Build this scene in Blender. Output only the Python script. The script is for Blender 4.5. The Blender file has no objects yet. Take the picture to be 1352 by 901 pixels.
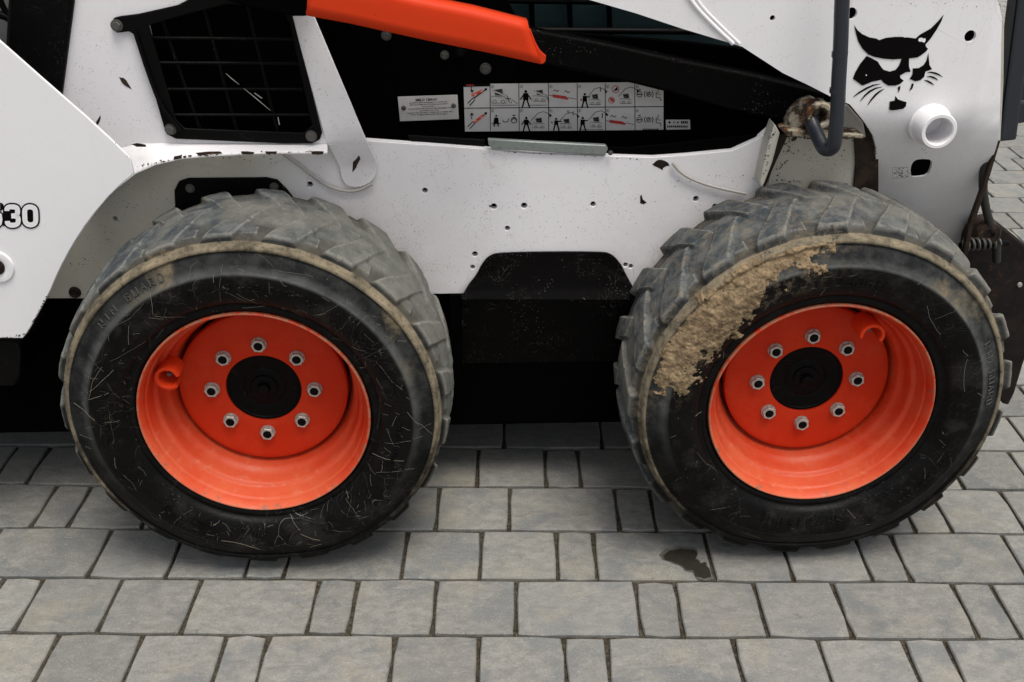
import bpy, bmesh, math, random
import numpy as np
from math import sin, cos, pi, radians, atan2, hypot
from mathutils import Vector, Matrix, noise
from mathutils.geometry import tessellate_polygon
random.seed(4)
C = bpy.context.scene
col = C.collection

# ---------------------------------------------------------------- camera
F, PITCH, YAW, ROLL = 1413.25, 0.4876, 0.0361, 0.0016
CAM = Vector((-0.122, -1.817, 1.5131))
fw = Vector((sin(YAW)*cos(PITCH), cos(YAW)*cos(PITCH), -sin(PITCH)))
rt0 = Vector((cos(YAW), -sin(YAW), 0)); up0 = rt0.cross(fw)
RT = rt0*cos(ROLL) + up0*sin(ROLL); UP = -rt0*sin(ROLL) + up0*cos(ROLL); FW = fw
cd = bpy.data.cameras.new('camera'); cam = bpy.data.objects.new('camera', cd); col.objects.link(cam)
cd.sensor_width = 36; cd.lens = F/1352*36; cd.clip_start = 0.02; cd.clip_end = 3000
m = Matrix((( RT.x, UP.x, -FW.x, CAM.x), (RT.y, UP.y, -FW.y, CAM.y), (RT.z, UP.z, -FW.z, CAM.z), (0,0,0,1)))
cam.matrix_world = m
C.camera = cam
# ---------------------------------------------------------------- light
SUN_EL, SUN_AZ = 71, 148      # azimuth clockwise from +y
w = bpy.data.worlds.new('World'); C.world = w; w.use_nodes = True
wn = w.node_tree; wn.nodes.clear()
sky = wn.nodes.new('ShaderNodeTexSky'); sky.sky_type = 'NISHITA'; sky.sun_disc = False
sky.sun_elevation = radians(SUN_EL); sky.sun_rotation = radians(SUN_AZ)
sky.air_density = 1.0; sky.dust_density = 4.0; sky.ozone_density = 1.0
hs = wn.nodes.new('ShaderNodeHueSaturation'); hs.inputs['Saturation'].default_value = 0.28
bg = wn.nodes.new('ShaderNodeBackground'); bg.inputs['Strength'].default_value = 0.085
wo = wn.nodes.new('ShaderNodeOutputWorld')
wn.links.new(sky.outputs[0], hs.inputs['Color']); wn.links.new(hs.outputs[0], bg.inputs['Color']); wn.links.new(bg.outputs[0], wo.inputs[0])
sl = bpy.data.lights.new('sun', 'SUN'); sl.energy = 1.5; sl.angle = radians(30); sl.color = (1, .945, .86)
so = bpy.data.objects.new('sun', sl); col.objects.link(so)
az = radians(SUN_AZ); el = radians(SUN_EL)
sd = Vector((sin(az)*cos(el), cos(az)*cos(el), sin(el)))
so.rotation_euler = sd.to_track_quat('Z', 'Y').to_euler(); so.location = (0, -6, 8)
C.view_settings.view_transform = 'Standard'; C.view_settings.look = 'None'
C.view_settings.exposure = 0.74; C.view_settings.gamma = 1.0
C.view_settings.use_curve_mapping = False

# ---------------------------------------------------------------- helpers
def ray(px, py):
    return FW + RT*((px-676)/F) - UP*((py-450.5)/F)
def P(px, py, Y):
    d = ray(px, py); t = (Y-CAM.y)/d.y
    p = CAM + d*t
    return (p.x, p.z)
def P3(px, py, Y):
    x, z = P(px, py, Y); return (x, Y, z)
def proj(p):
    d = Vector(p)-CAM; z = d.dot(FW)
    if z <= .05: return (-9999, -9999)
    return (676+F*d.dot(RT)/z, 450.5-F*d.dot(UP)/z)
def chaikin(pts, n=1, closed=True):
    for _ in range(n):
        o = []
        k = len(pts)
        for i in range(k if closed else k-1):
            a = pts[i]; b = pts[(i+1) % k]
            o.append(tuple(a[j]*.75+b[j]*.25 for j in range(len(a)))); o.append(tuple(a[j]*.25+b[j]*.75 for j in range(len(a))))
        if not closed: o = [pts[0]]+o+[pts[-1]]
        pts = o
    return pts
def tag(o, label=None, cat=None, group=None, kind=None):
    if label: o['label'] = label
    if cat: o['category'] = cat
    if group: o['group'] = group
    if kind: o['kind'] = kind
    return o
def empty(name, loc, parent=None):
    o = bpy.data.objects.new(name, None); col.objects.link(o); o.location = loc; o.empty_display_size = .1
    if parent: o.parent = parent
    return o
def finish(name, me, mats, parent=None, smooth=None, bevel=0, seg=2):
    if not isinstance(mats, (list, tuple)): mats = [mats]
    for mm in mats: me.materials.append(mm)
    if smooth is not None:
        me.polygons.foreach_set('use_smooth', [True]*len(me.polygons))
        if smooth < 180: me.set_sharp_from_angle(angle=radians(smooth))
    o = bpy.data.objects.new(name, me); col.objects.link(o)
    if parent: o.parent = parent
    if bevel:
        b = o.modifiers.new('bevel', 'BEVEL'); b.width = bevel; b.segments = seg; b.limit_method = 'ANGLE'; b.angle_limit = radians(35)
        b.harden_normals = False
    return o
def from_bm(name, bm, mats, parent=None, **k):
    me = bpy.data.meshes.new(name); bm.to_mesh(me); bm.free()
    return finish(name, me, mats, parent, **k)
def pydata(name, v, f, mats, parent=None, **k):
    me = bpy.data.meshes.new(name); me.from_pydata(v, [], f); me.update()
    return finish(name, me, mats, parent, **k)
def circle(cx, cz, r, n=16):
    return [(cx+r*cos(2*pi*i/n), cz+r*sin(2*pi*i/n)) for i in range(n)]
SOLVE = [None]
def plate(name, outl, Y, th, mat, parent, holes=(), bevel=.0015, folds=(), raw=False, cuts=(), smooth=None):
    """outline (picture points on plane Y, or raw x,z) cut from sheet of thickness th"""
    pts = outl if raw else [P(a, b, Y) for a, b in outl]
    if SOLVE[0]: pts = [onfold(a, b, Y) for a, b in outl]
    bm = bmesh.new(); edges = []
    loops = [pts]+[circle(*h) if len(h) == 3 and not isinstance(h[0], tuple) else list(h) for h in holes]
    for lp in loops:
        vs = [bm.verts.new((x, Y, z)) for x, z in lp]
        for i in range(len(vs)): edges.append(bm.edges.new((vs[i], vs[(i+1) % len(vs)])))
    bmesh.ops.triangle_fill(bm, use_beauty=True, use_dissolve=False, edges=edges)
    for (co, no) in cuts:
        bmesh.ops.bisect_plane(bm, geom=bm.verts[:]+bm.edges[:]+bm.faces[:], plane_co=co, plane_no=no, dist=1e-6)
    if folds:
        for v in bm.verts:
            for fn in folds: v.co.y += fn(v.co.x, v.co.z)
    r = bmesh.ops.extrude_face_region(bm, geom=bm.faces[:])
    for g in r['geom']:
        if isinstance(g, bmesh.types.BMVert): g.co.y += th
    bmesh.ops.recalc_face_normals(bm, faces=bm.faces[:])
    return from_bm(name, bm, mat, parent, bevel=bevel, smooth=smooth if smooth is not None else 35)
def box(name, a, b, mat, parent, bevel=.003):
    bm = bmesh.new(); bmesh.ops.create_cube(bm, size=1)
    for v in bm.verts:
        v.co = Vector([a[i] if v.co[i] < 0 else b[i] for i in range(3)])
    return from_bm(name, bm, mat, parent, bevel=bevel)
def tube_data(pts, r, n=10, cap=True):
    pts = [Vector(p) for p in pts]; vs = []; fs = []
    rs = r if isinstance(r, (list, tuple)) else [r]*len(pts)
    t = (pts[1]-pts[0]).normalized(); u = t.orthogonal().normalized()
    for i, p in enumerate(pts):
        if i == 0: t2 = (pts[1]-pts[0])
        elif i == len(pts)-1: t2 = pts[-1]-pts[-2]
        else: t2 = pts[i+1]-pts[i-1]
        t2.normalize(); u = (u-t2*u.dot(t2)).normalized(); v = t2.cross(u)
        for k in range(n):
            a = 2*pi*k/n; q = p+(u*cos(a)+v*sin(a))*rs[i]; vs.append(tuple(q))
    for i in range(len(pts)-1):
        for k in range(n):
            fs.append((i*n+k, i*n+(k+1) % n, (i+1)*n+(k+1) % n, (i+1)*n+k))
    if cap: fs.append(tuple(reversed(range(n)))); fs.append(tuple(range((len(pts)-1)*n, len(pts)*n)))
    return vs, fs
def tube(name, pts, r, mat, parent, n=10, sm=2):
    if sm: pts = chaikin([tuple(p) for p in pts], sm, False)
    v, f = tube_data(pts, r, n); return pydata(name, v, f, mat, parent, smooth=50)
def lathe_data(prof, n=96, a0=0, a1=2*pi, closed=False):
    """prof of (y, r) turned round the y axis"""
    full = abs(a1-a0-2*pi) < 1e-6; m_ = n if full else n+1
    vs = []; fs = []; k = len(prof)
    for i in range(m_):
        a = a0+(a1-a0)*i/n
        for y, r in prof: vs.append((r*cos(a), y, r*sin(a)))
    for i in range(n):
        j = (i+1) % m_
        for q in range(k if closed else k-1):
            q2 = (q+1) % k
            fs.append((i*k+q, i*k+q2, j*k+q2, j*k+q))
    return vs, fs
def lathe(name, prof, mat, parent, n=96, smooth=35, loc=None, **k):
    v, f = lathe_data(prof, n, **k)
    me = bpy.data.meshes.new(name); me.from_pydata(v, [], f)
    bm = bmesh.new(); bm.from_mesh(me); bmesh.ops.remove_doubles(bm, verts=bm.verts[:], dist=1e-5)
    bmesh.ops.recalc_face_normals(bm, faces=bm.faces[:]); bm.to_mesh(me); bm.free()
    o = finish(name, me, mat, parent, smooth=smooth)
    if loc: o.location = loc
    return o

class Print:
    """flat print laid on a plane, thin layers in front of each other"""
    def __init__(s, Y): s.v = []; s.f = []; s.m = []; s.Y = Y
    def poly(s, pts, layer=1, mi=0, raw=False):
        q = pts if raw else [P(a, b, s.Y) for a, b in pts]
        b0 = len(s.v); y = s.Y-.0003*layer
        s.v += [(x, y, z) for x, z in q]
        for t in tessellate_polygon([[Vector((x, z, 0)) for x, z in q]]):
            a, b, c = [q[i] for i in t]
            ar = (b[0]-a[0])*(c[1]-a[1])-(b[1]-a[1])*(c[0]-a[0])
            t = t if ar > 0 else (t[0], t[2], t[1])
            s.f.append(tuple(b0+i for i in t)); s.m.append(mi)
    def stroke(s, pts, wd, layer=1, mi=0, closed=False, taper=False, round_=False):
        q = list(pts); n = len(q)
        L = []; R_ = []
        for i in range(n):
            if closed: a = q[i-1]; b = q[(i+1) % n]
            else: a = q[max(i-1, 0)]; b = q[min(i+1, n-1)]
            dx, dy = b[0]-a[0], b[1]-a[1]; l = hypot(dx, dy) or 1
            ww = wd/2*(sin(pi*(i+.35)/(n-.3)) if taper else 1)
            L.append((q[i][0]-dy/l*ww, q[i][1]+dx/l*ww)); R_.append((q[i][0]+dy/l*ww, q[i][1]-dx/l*ww))
        for i in range(n if closed else n-1):
            j = (i+1) % n
            s.poly([L[i], L[j], R_[j], R_[i]], layer+ (i % 2)*.02, mi)
        if round_:
            for p in (q[0], q[-1]): s.disc(p, wd/2, layer+.04, mi)
    def disc(s, c, r, layer=1, mi=0, n=14):
        s.poly([(c[0]+r*cos(2*pi*i/n), c[1]+r*sin(2*pi*i/n)) for i in range(n)], layer, mi)
    def ring(s, c, r, wd, layer=1, mi=0, n=16):
        s.stroke([(c[0]+r*cos(2*pi*i/n), c[1]+r*sin(2*pi*i/n)) for i in range(n)], wd, layer, mi, closed=True)
    def build(s, name, mats, parent):
        me = bpy.data.meshes.new(name); me.from_pydata(s.v, [], s.f)
        for mm in mats: me.materials.append(mm)
        me.polygons.foreach_set('material_index', s.m); me.update()
        o = bpy.data.objects.new(name, me); col.objects.link(o); o.parent = parent
        return o

# ---------------------------------------------------------------- materials
class N:
    def __init__(s, name):
        s.mat = bpy.data.materials.new(name); s.mat.use_nodes = True; s.t = s.mat.node_tree
        s.b = s.t.nodes['Principled BSDF']; s.geo = s.t.nodes.new('ShaderNodeNewGeometry'); s.tc = s.t.nodes.new('ShaderNodeTexCoord')
    @property
    def pos(s): return s.geo.outputs['Position']
    @property
    def obj(s): return s.tc.outputs['Object']
    def put(s, sock, v):
        if isinstance(v, bpy.types.NodeSocket): s.t.links.new(v, sock)
        elif isinstance(v, (tuple, list)) and len(v) == 3 and sock.type == 'RGBA': sock.default_value = (*v, 1)
        else: sock.default_value = v
    def noise(s, co, sc, det=4, ro=.55, dist=0, out=0):
        n = s.t.nodes.new('ShaderNodeTexNoise'); s.put(n.inputs['Vector'], co); n.inputs['Scale'].default_value = sc
        n.inputs['Detail'].default_value = det; n.inputs['Roughness'].default_value = ro; n.inputs['Distortion'].default_value = dist
        return n.outputs[out]
    def vor(s, co, sc, feat='F1', out='Distance', rnd=1):
        n = s.t.nodes.new('ShaderNodeTexVoronoi'); n.feature = feat; s.put(n.inputs['Vector'], co); n.inputs['Scale'].default_value = sc
        n.inputs['Randomness'].default_value = rnd
        return n.outputs[out]
    def m(s, op, a, b=0.0, c=0.0, clamp=False):
        n = s.t.nodes.new('ShaderNodeMath'); n.operation = op; n.use_clamp = clamp
        s.put(n.inputs[0], a); s.put(n.inputs[1], b); s.put(n.inputs[2], c); return n.outputs[0]
    def step(s, v, lo, hi):
        n = s.t.nodes.new('ShaderNodeMapRange'); n.interpolation_type = 'SMOOTHSTEP'
        s.put(n.inputs['Value'], v); s.put(n.inputs['From Min'], lo); s.put(n.inputs['From Max'], hi); return n.outputs[0]
    def lin(s, v, a, b, c, d):
        n = s.t.nodes.new('ShaderNodeMapRange'); s.put(n.inputs['Value'], v)
        for k, q in (('From Min', a), ('From Max', b), ('To Min', c), ('To Max', d)): n.inputs[k].default_value = q
        return n.outputs[0]
    def mix(s, f, a, b, mode='MIX'):
        n = s.t.nodes.new('ShaderNodeMix'); n.data_type = 'RGBA'; n.blend_type = mode
        s.put(n.inputs['Factor'], f); s.put(n.inputs['A'], a) if False else None
        s.put(n.inputs[6], a); s.put(n.inputs[7], b); return n.outputs[2]
    def map(s, co, scale=(1, 1, 1), rot=(0, 0, 0), loc=(0, 0, 0)):
        n = s.t.nodes.new('ShaderNodeMapping'); s.put(n.inputs['Vector'], co)
        n.inputs['Scale'].default_value = scale; n.inputs['Rotation'].default_value = rot; n.inputs['Location'].default_value = loc
        return n.outputs[0]
    def vadd(s, a, b):
        n = s.t.nodes.new('ShaderNodeVectorMath'); n.operation = 'ADD'; s.put(n.inputs[0], a); s.put(n.inputs[1], b); return n.outputs[0]
    def sep(s, co):
        n = s.t.nodes.new('ShaderNodeSeparateXYZ'); s.put(n.inputs[0], co); return n.outputs
    def comb(s, x, y, z):
        n = s.t.nodes.new('ShaderNodeCombineXYZ'); s.put(n.inputs[0], x); s.put(n.inputs[1], y); s.put(n.inputs[2], z); return n.outputs[0]
    def rnd(s):
        n = s.t.nodes.new('ShaderNodeObjectInfo'); return n.outputs['Random']
    def bump(s, h, strength=.3, dist=.002):
        n = s.t.nodes.new('ShaderNodeBump'); n.inputs['Strength'].default_value = strength; n.inputs['Distance'].default_value = dist
        s.put(n.inputs['Height'], h); s.t.links.new(n.outputs[0], s.b.inputs['Normal'])
    def out(s, color, rough=.5, metal=0, spec=.5, coat=0):
        s.put(s.b.inputs['Base Color'], color); s.put(s.b.inputs['Roughness'], rough); s.put(s.b.inputs['Metallic'], metal)
        s.b.inputs['Specular IOR Level'].default_value = spec; s.b.inputs['Coat Weight'].default_value = coat
        return s.mat

def paint(name, base, dirt=.3, specks=.5, rough=.38, dirtcol=(.42, .37, .28), chips=.3, glossy=.5, tanamt=0):
    n = N(name); p = n.pos
    big = n.noise(p, 3.1, 5, .6); mid = n.noise(p, 14, 5, .65); fine = n.noise(p, 90, 3, .6)
    f = n.m('MULTIPLY', n.step(n.m('ADD', n.m('MULTIPLY', big, .6), n.m('MULTIPLY', mid, .4)), .46, .72), dirt)
    if tanamt: f = n.m('ADD', f, tanamt, clamp=True)
    c = n.mix(f, base, dirtcol)
    # vertical faint runs
    run = n.step(n.noise(n.map(p, (30, 30, 2.2)), 1.0, 3, .6), .60, .8)
    c = n.mix(n.m('MULTIPLY', run, dirt*.35), c, (.3, .27, .2))
    # specks of splashed dirt, clustered
    v = n.vor(p, 190); gate = n.step(n.noise(p, 9, 3, .6), .44, .60); big2 = n.step(n.noise(p, 55, 2, .5), .50, .60)
    sp = n.m('MULTIPLY', n.m('SUBTRACT', 1.0, n.step(v, .10, .22)), n.m('MULTIPLY', gate, specks))
    c = n.mix(n.m('MULTIPLY', sp, big2), c, (.06, .045, .03))
    v3 = n.m('SUBTRACT', 1.0, n.step(n.vor(p, 60), .05, .09)); sp3 = n.m('MULTIPLY', v3, n.m('MULTIPLY', n.step(n.noise(p, 21, 2), .48, .56), specks))
    c = n.mix(sp3, c, (.03, .022, .016))
    # mud splash thrown up round the wheels
    q = n.sep(p)
    def rad(cx):
        dx = n.m('SUBTRACT', q[0], cx); dz = n.m('SUBTRACT', q[2], .39); return n.m('SQRT', n.m('ADD', n.m('MULTIPLY', dx, dx), n.m('MULTIPLY', dz, dz)))
    near = n.m('SUBTRACT', 1.0, n.step(n.m('ADD', n.m('MINIMUM', rad(-.5637), rad(.5637)), n.m('MULTIPLY', n.m('SUBTRACT', mid, .5), .35)), .36, .60))
    c = n.mix(n.m('MULTIPLY', near, n.m('MULTIPLY', n.lin(mid, .35, .7, .15, .8), min(1, dirt*3))), c, (.47, .43, .35))
    sp4 = n.m('MULTIPLY', n.m('SUBTRACT', 1.0, n.step(n.vor(p, 120), .07, .13)), n.m('MULTIPLY', near, n.step(n.noise(p, 33, 2), .44, .52)))
    c = n.mix(n.m('MULTIPLY', sp4, specks), c, (.07, .05, .035))
    sp5 = n.m('MULTIPLY', n.m('SUBTRACT', 1.0, n.step(n.vor(p, 230), .12, .24)), n.m('MULTIPLY', n.step(n.noise(p, 60, 2), .50, .58), n.step(n.noise(p, 5, 3), .40, .55)))
    c = n.mix(n.m('MULTIPLY', sp5, specks), c, (.10, .075, .05))
    hair = n.m('MULTIPLY', n.m('SUBTRACT', 1.0, n.step(n.vor(n.map(n.vadd(p, n.noise(p, 4, 2, .5, out=1)), (1, 1, .5)), 5, 'DISTANCE_TO_EDGE'), .0, .006)), n.step(n.noise(p, 8, 3), .52, .60))
    c = n.mix(n.m('MULTIPLY', hair, .5*min(1, dirt*4)), c, (.30, .27, .23))
    # chips
    ch = n.step(n.noise(p, 26, 6, .7), .735, .75)
    c = n.mix(n.m('MULTIPLY', ch, chips), c, (.05, .03, .02))
    n.bump(n.m('ADD', n.m('MULTIPLY', big, .8), n.m('MULTIPLY', fine, .02)), .25, .006)
    r = n.m('ADD', rough, n.m('MULTIPLY', f, .5), clamp=True)
    return n.out(c, r, 0, glossy)
white = paint('white_paint', (.80, .785, .81), .16, .7)
white_clean = paint('clean_white_paint', (.82, .81, .835), .06, .12, chips=0)
white_arm = paint('arm_white_paint', (.80, .79, .81), .13, .35, chips=.15)
white_dirty = paint('dusty_white_paint', (.52, .51, .455), .6, 1.0, dirtcol=(.30, .28, .20), tanamt=.12)
white_arch_shade = paint('shaded_dusty_arch_paint', (.52, .51, .455), .6, 1.0, dirtcol=(.30, .28, .20), tanamt=.12)  # shade under the arch painted as a darker tan base, dust and specks over it
nt_ = white_arch_shade.node_tree; pb_ = nt_.nodes['Principled BSDF']; src_ = pb_.inputs['Base Color'].links[0].from_socket
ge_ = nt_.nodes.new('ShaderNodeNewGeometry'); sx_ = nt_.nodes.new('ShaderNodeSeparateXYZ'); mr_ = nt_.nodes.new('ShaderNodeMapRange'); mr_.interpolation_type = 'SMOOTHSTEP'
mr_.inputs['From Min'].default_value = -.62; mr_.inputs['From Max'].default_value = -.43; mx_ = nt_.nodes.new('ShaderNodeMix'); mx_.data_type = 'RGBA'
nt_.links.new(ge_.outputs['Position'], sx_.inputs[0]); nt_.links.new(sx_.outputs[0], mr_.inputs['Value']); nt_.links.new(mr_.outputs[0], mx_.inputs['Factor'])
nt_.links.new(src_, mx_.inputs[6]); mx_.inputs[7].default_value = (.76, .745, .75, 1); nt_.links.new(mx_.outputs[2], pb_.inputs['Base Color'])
def black_paint(name, base=(.0018, .0016, .0016), rough=.5, scr=.22, spec=.09):
    n = N(name); p = n.pos
    s1 = n.m('SUBTRACT', 1.0, n.step(n.vor(n.map(n.vadd(p, n.noise(p, 7, 2, .5, out=1)), (1, 1, .35), (0, .7, .2)), 26, 'DISTANCE_TO_EDGE'), .002, .012))
    g = n.step(n.noise(p, 17, 4, .7), .52, .66)
    v = n.m('SUBTRACT', 1.0, n.step(n.vor(p, 170), .10, .2)); gv = n.step(n.noise(p, 13, 3, .6), .5, .62)
    f = n.m('MULTIPLY', n.m('MAXIMUM', n.m('MULTIPLY', s1, g), n.m('MULTIPLY', v, gv)), scr)
    c = n.mix(f, base, (.22, .21, .19))
    n.bump(n.noise(p, 60, 3), .1, .001)
    return n.out(c, n.m('ADD', rough, n.m('MULTIPLY', g, .2)), 0, spec)
black = black_paint('black_paint')
black_clean = black_paint('black_paint_deep', (.0008, .0006, .0006), .8, .02, .03)
black_worn = black_paint('scratched_black_paint', (.0022, .0018, .0018), .5, .55, .07)
def orange_paint(name, base=(.68, .046, .009), dust=.3, rough=.34):
    n = N(name); p = n.pos
    big = n.noise(p, 9, 5, .6); fine = n.noise(p, 60, 4, .7)
    f = n.m('MULTIPLY', n.step(n.m('ADD', n.m('MULTIPLY', big, .6), n.m('MULTIPLY', fine, .4)), .45, .68), dust)
    c = n.mix(f, base, (.72, .20, .09))
    sp = n.m('MULTIPLY', n.m('SUBTRACT', 1.0, n.step(n.vor(p, 75), .05, .09)), n.step(n.noise(p, 19, 2), .5, .6))
    c = n.mix(n.m('MULTIPLY', sp, .8), c, (.05, .02, .01))
    n.bump(n.m('ADD', big, n.m('MULTIPLY', fine, .05)), .15, .003)
    return n.out(c, n.m('ADD', rough, n.m('MULTIPLY', f, .4)), 0, .12)
orange = orange_paint('orange_paint', (.60, .040, .008), dust=.03, rough=.48)
orange_disc = orange_paint('orange_wheel_disc_paint', (.52, .030, .007), .10, .5)
def rim_paint():
    n = N('dusty_lit_orange_rim_paint'); p = n.pos
    o = n.sep(n.obj); r = n.m('SQRT', n.m('ADD', n.m('MULTIPLY', o[0], o[0]), n.m('MULTIPLY', o[2], o[2])))
    big = n.noise(p, 11, 5, .6); fine = n.noise(p, 70, 4, .7)
    low = n.step(n.m('MULTIPLY', n.m('ADD', o[2], n.m('MULTIPLY', o[0], .25)), -1.0), -.02, .2)      # paler lower half of the barrel: dust plus falling light put into the colour
    f = n.m('MULTIPLY', n.step(n.m('ADD', big, n.m('MULTIPLY', fine, .3)), .45, .85), .25)
    f = n.m('ADD', f, n.m('MULTIPLY', low, n.lin(r, .17, .225, .08, .34)), clamp=True)
    c = n.mix(f, (.57, .031, .007), (.66, .19, .085))
    lip = n.m('MULTIPLY', n.step(r, .2215, .2265), n.step(fine, .35, .55))
    c = n.mix(n.m('MULTIPLY', lip, .75), c, (.33, .20, .12))
    chp = n.m('MULTIPLY', n.step(n.noise(p, 48, 5, .7), .60, .63), n.step(r, .212, .224)); c = n.mix(n.m('MULTIPLY', chp, .8), c, (.20, .12, .08))
    wsh = n.m('MULTIPLY', n.step(n.noise(n.map(p, (1, 1, 3)), 30, 4, .7), .56, .70), low); c = n.mix(n.m('MULTIPLY', wsh, .22), c, (.62, .36, .24))
    sp = n.m('MULTIPLY', n.m('SUBTRACT', 1.0, n.step(n.vor(p, 80), .05, .08)), n.step(n.noise(p, 23, 2), .48, .6))
    c = n.mix(sp, c, (.05, .02, .01))
    n.bump(n.m('ADD', big, n.m('MULTIPLY', fine, .1)), .2, .003)
    return n.out(c, n.lin(f, 0, 1, .36, .7), 0, .3)
orange_rim = rim_paint()
def steel(name, base=(.36, .36, .34), rough=.45, rust=.3):
    n = N(name); p = n.pos
    a = n.noise(p, 70, 4, .7); f = n.m('MULTIPLY', n.step(a, .5, .62), rust)
    c = n.mix(f, base, (.16, .08, .035)); c = n.mix(n.m('MULTIPLY', n.step(n.noise(p, 150, 2), .5, .7), .3), c, (.12, .12, .11))
    n.bump(a, .3, .001); return n.out(c, rough, .55)
zinc = steel('zinc_nut_steel', (.50, .50, .46), .5, .2)
galv = steel('galvanized_bar', (.25, .28, .27), .5, .05)
boltm = steel('dull_bolt_steel', (.10, .10, .095), .55, .25)
def rusty(name, base=(.62, .6, .55), amt=.5, dark=(.05, .025, .014)):
    n = N(name); p = n.pos
    a = n.noise(p, 24, 6, .72); b = n.noise(p, 60, 5, .7)
    c = n.mix(n.step(b, .38, .62), base, (.30, .26, .19))
    c = n.mix(n.m('MULTIPLY', n.step(a, .56-.14*amt, .60-.1*amt+.02), 1.0), c, dark)
    c = n.mix(n.m('MULTIPLY', n.step(n.noise(p, 45, 4), .57, .64), .55*amt), c, (.32, .12, .03))
    n.bump(n.m('ADD', a, b), .7, .003); return n.out(c, .75, 0, .3)
rust_white = rusty('rusty_white_paint', (.36, .33, .26), .95, (.045, .025, .015))
def dark_rust(name, a_, b_, c_):
    n = N(name); p = n.pos; a = n.noise(p, 16, 6, .7); b = n.noise(p, 55, 5, .7)
    c = n.mix(n.step(a, .38, .62), a_, b_); c = n.mix(n.m('MULTIPLY', n.step(b, .58, .70), .6), c, c_)
    n.bump(n.m('ADD', a, b), .5, .002); return n.out(c, .6, 0, .25)
rust_dark = dark_rust('rusty_dark_steel', (.004, .003, .003), (.014, .008, .006), (.05, .02, .01))
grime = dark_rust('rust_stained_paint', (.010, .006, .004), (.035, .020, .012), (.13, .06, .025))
def simple(name, c, rough=.5, metal=0, spec=.5):
    n = N(name); a = n.noise(n.pos, 40, 3); n.bump(a, .08, .001)
    return n.out(n.mix(n.m('MULTIPLY', n.step(a, .4, .7), .25), c, tuple(x*.7 for x in c)), rough, metal, spec)
slate_blue = black_paint('slate_blue_paint', (.015, .019, .028), .34, .22, .5)
hosem = simple('rubber_hose', (.02, .02, .02), .5)
wirem = simple('pale_grey_cable', (.42, .40, .37), .5)
ink = simple('black_print', (.0025, .002, .002), .6, 0, .06)
whiteprint = simple('white_print', (.72, .70, .70), .5)
redprint = simple('red_print', (.42, .02, .02), .5)
orprint = simple('orange_print', (.68, .10, .04), .5)
greyprint = simple('grey_print', (.045, .045, .05), .5)
labelm = simple('decal_film', (.55, .54, .53), .35)
platem = simple('aluminium_rating_plate', (.58, .56, .55), .38, .2)
glassm = simple('dark_cab_glass', (.020, .036, .040), .12)

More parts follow.
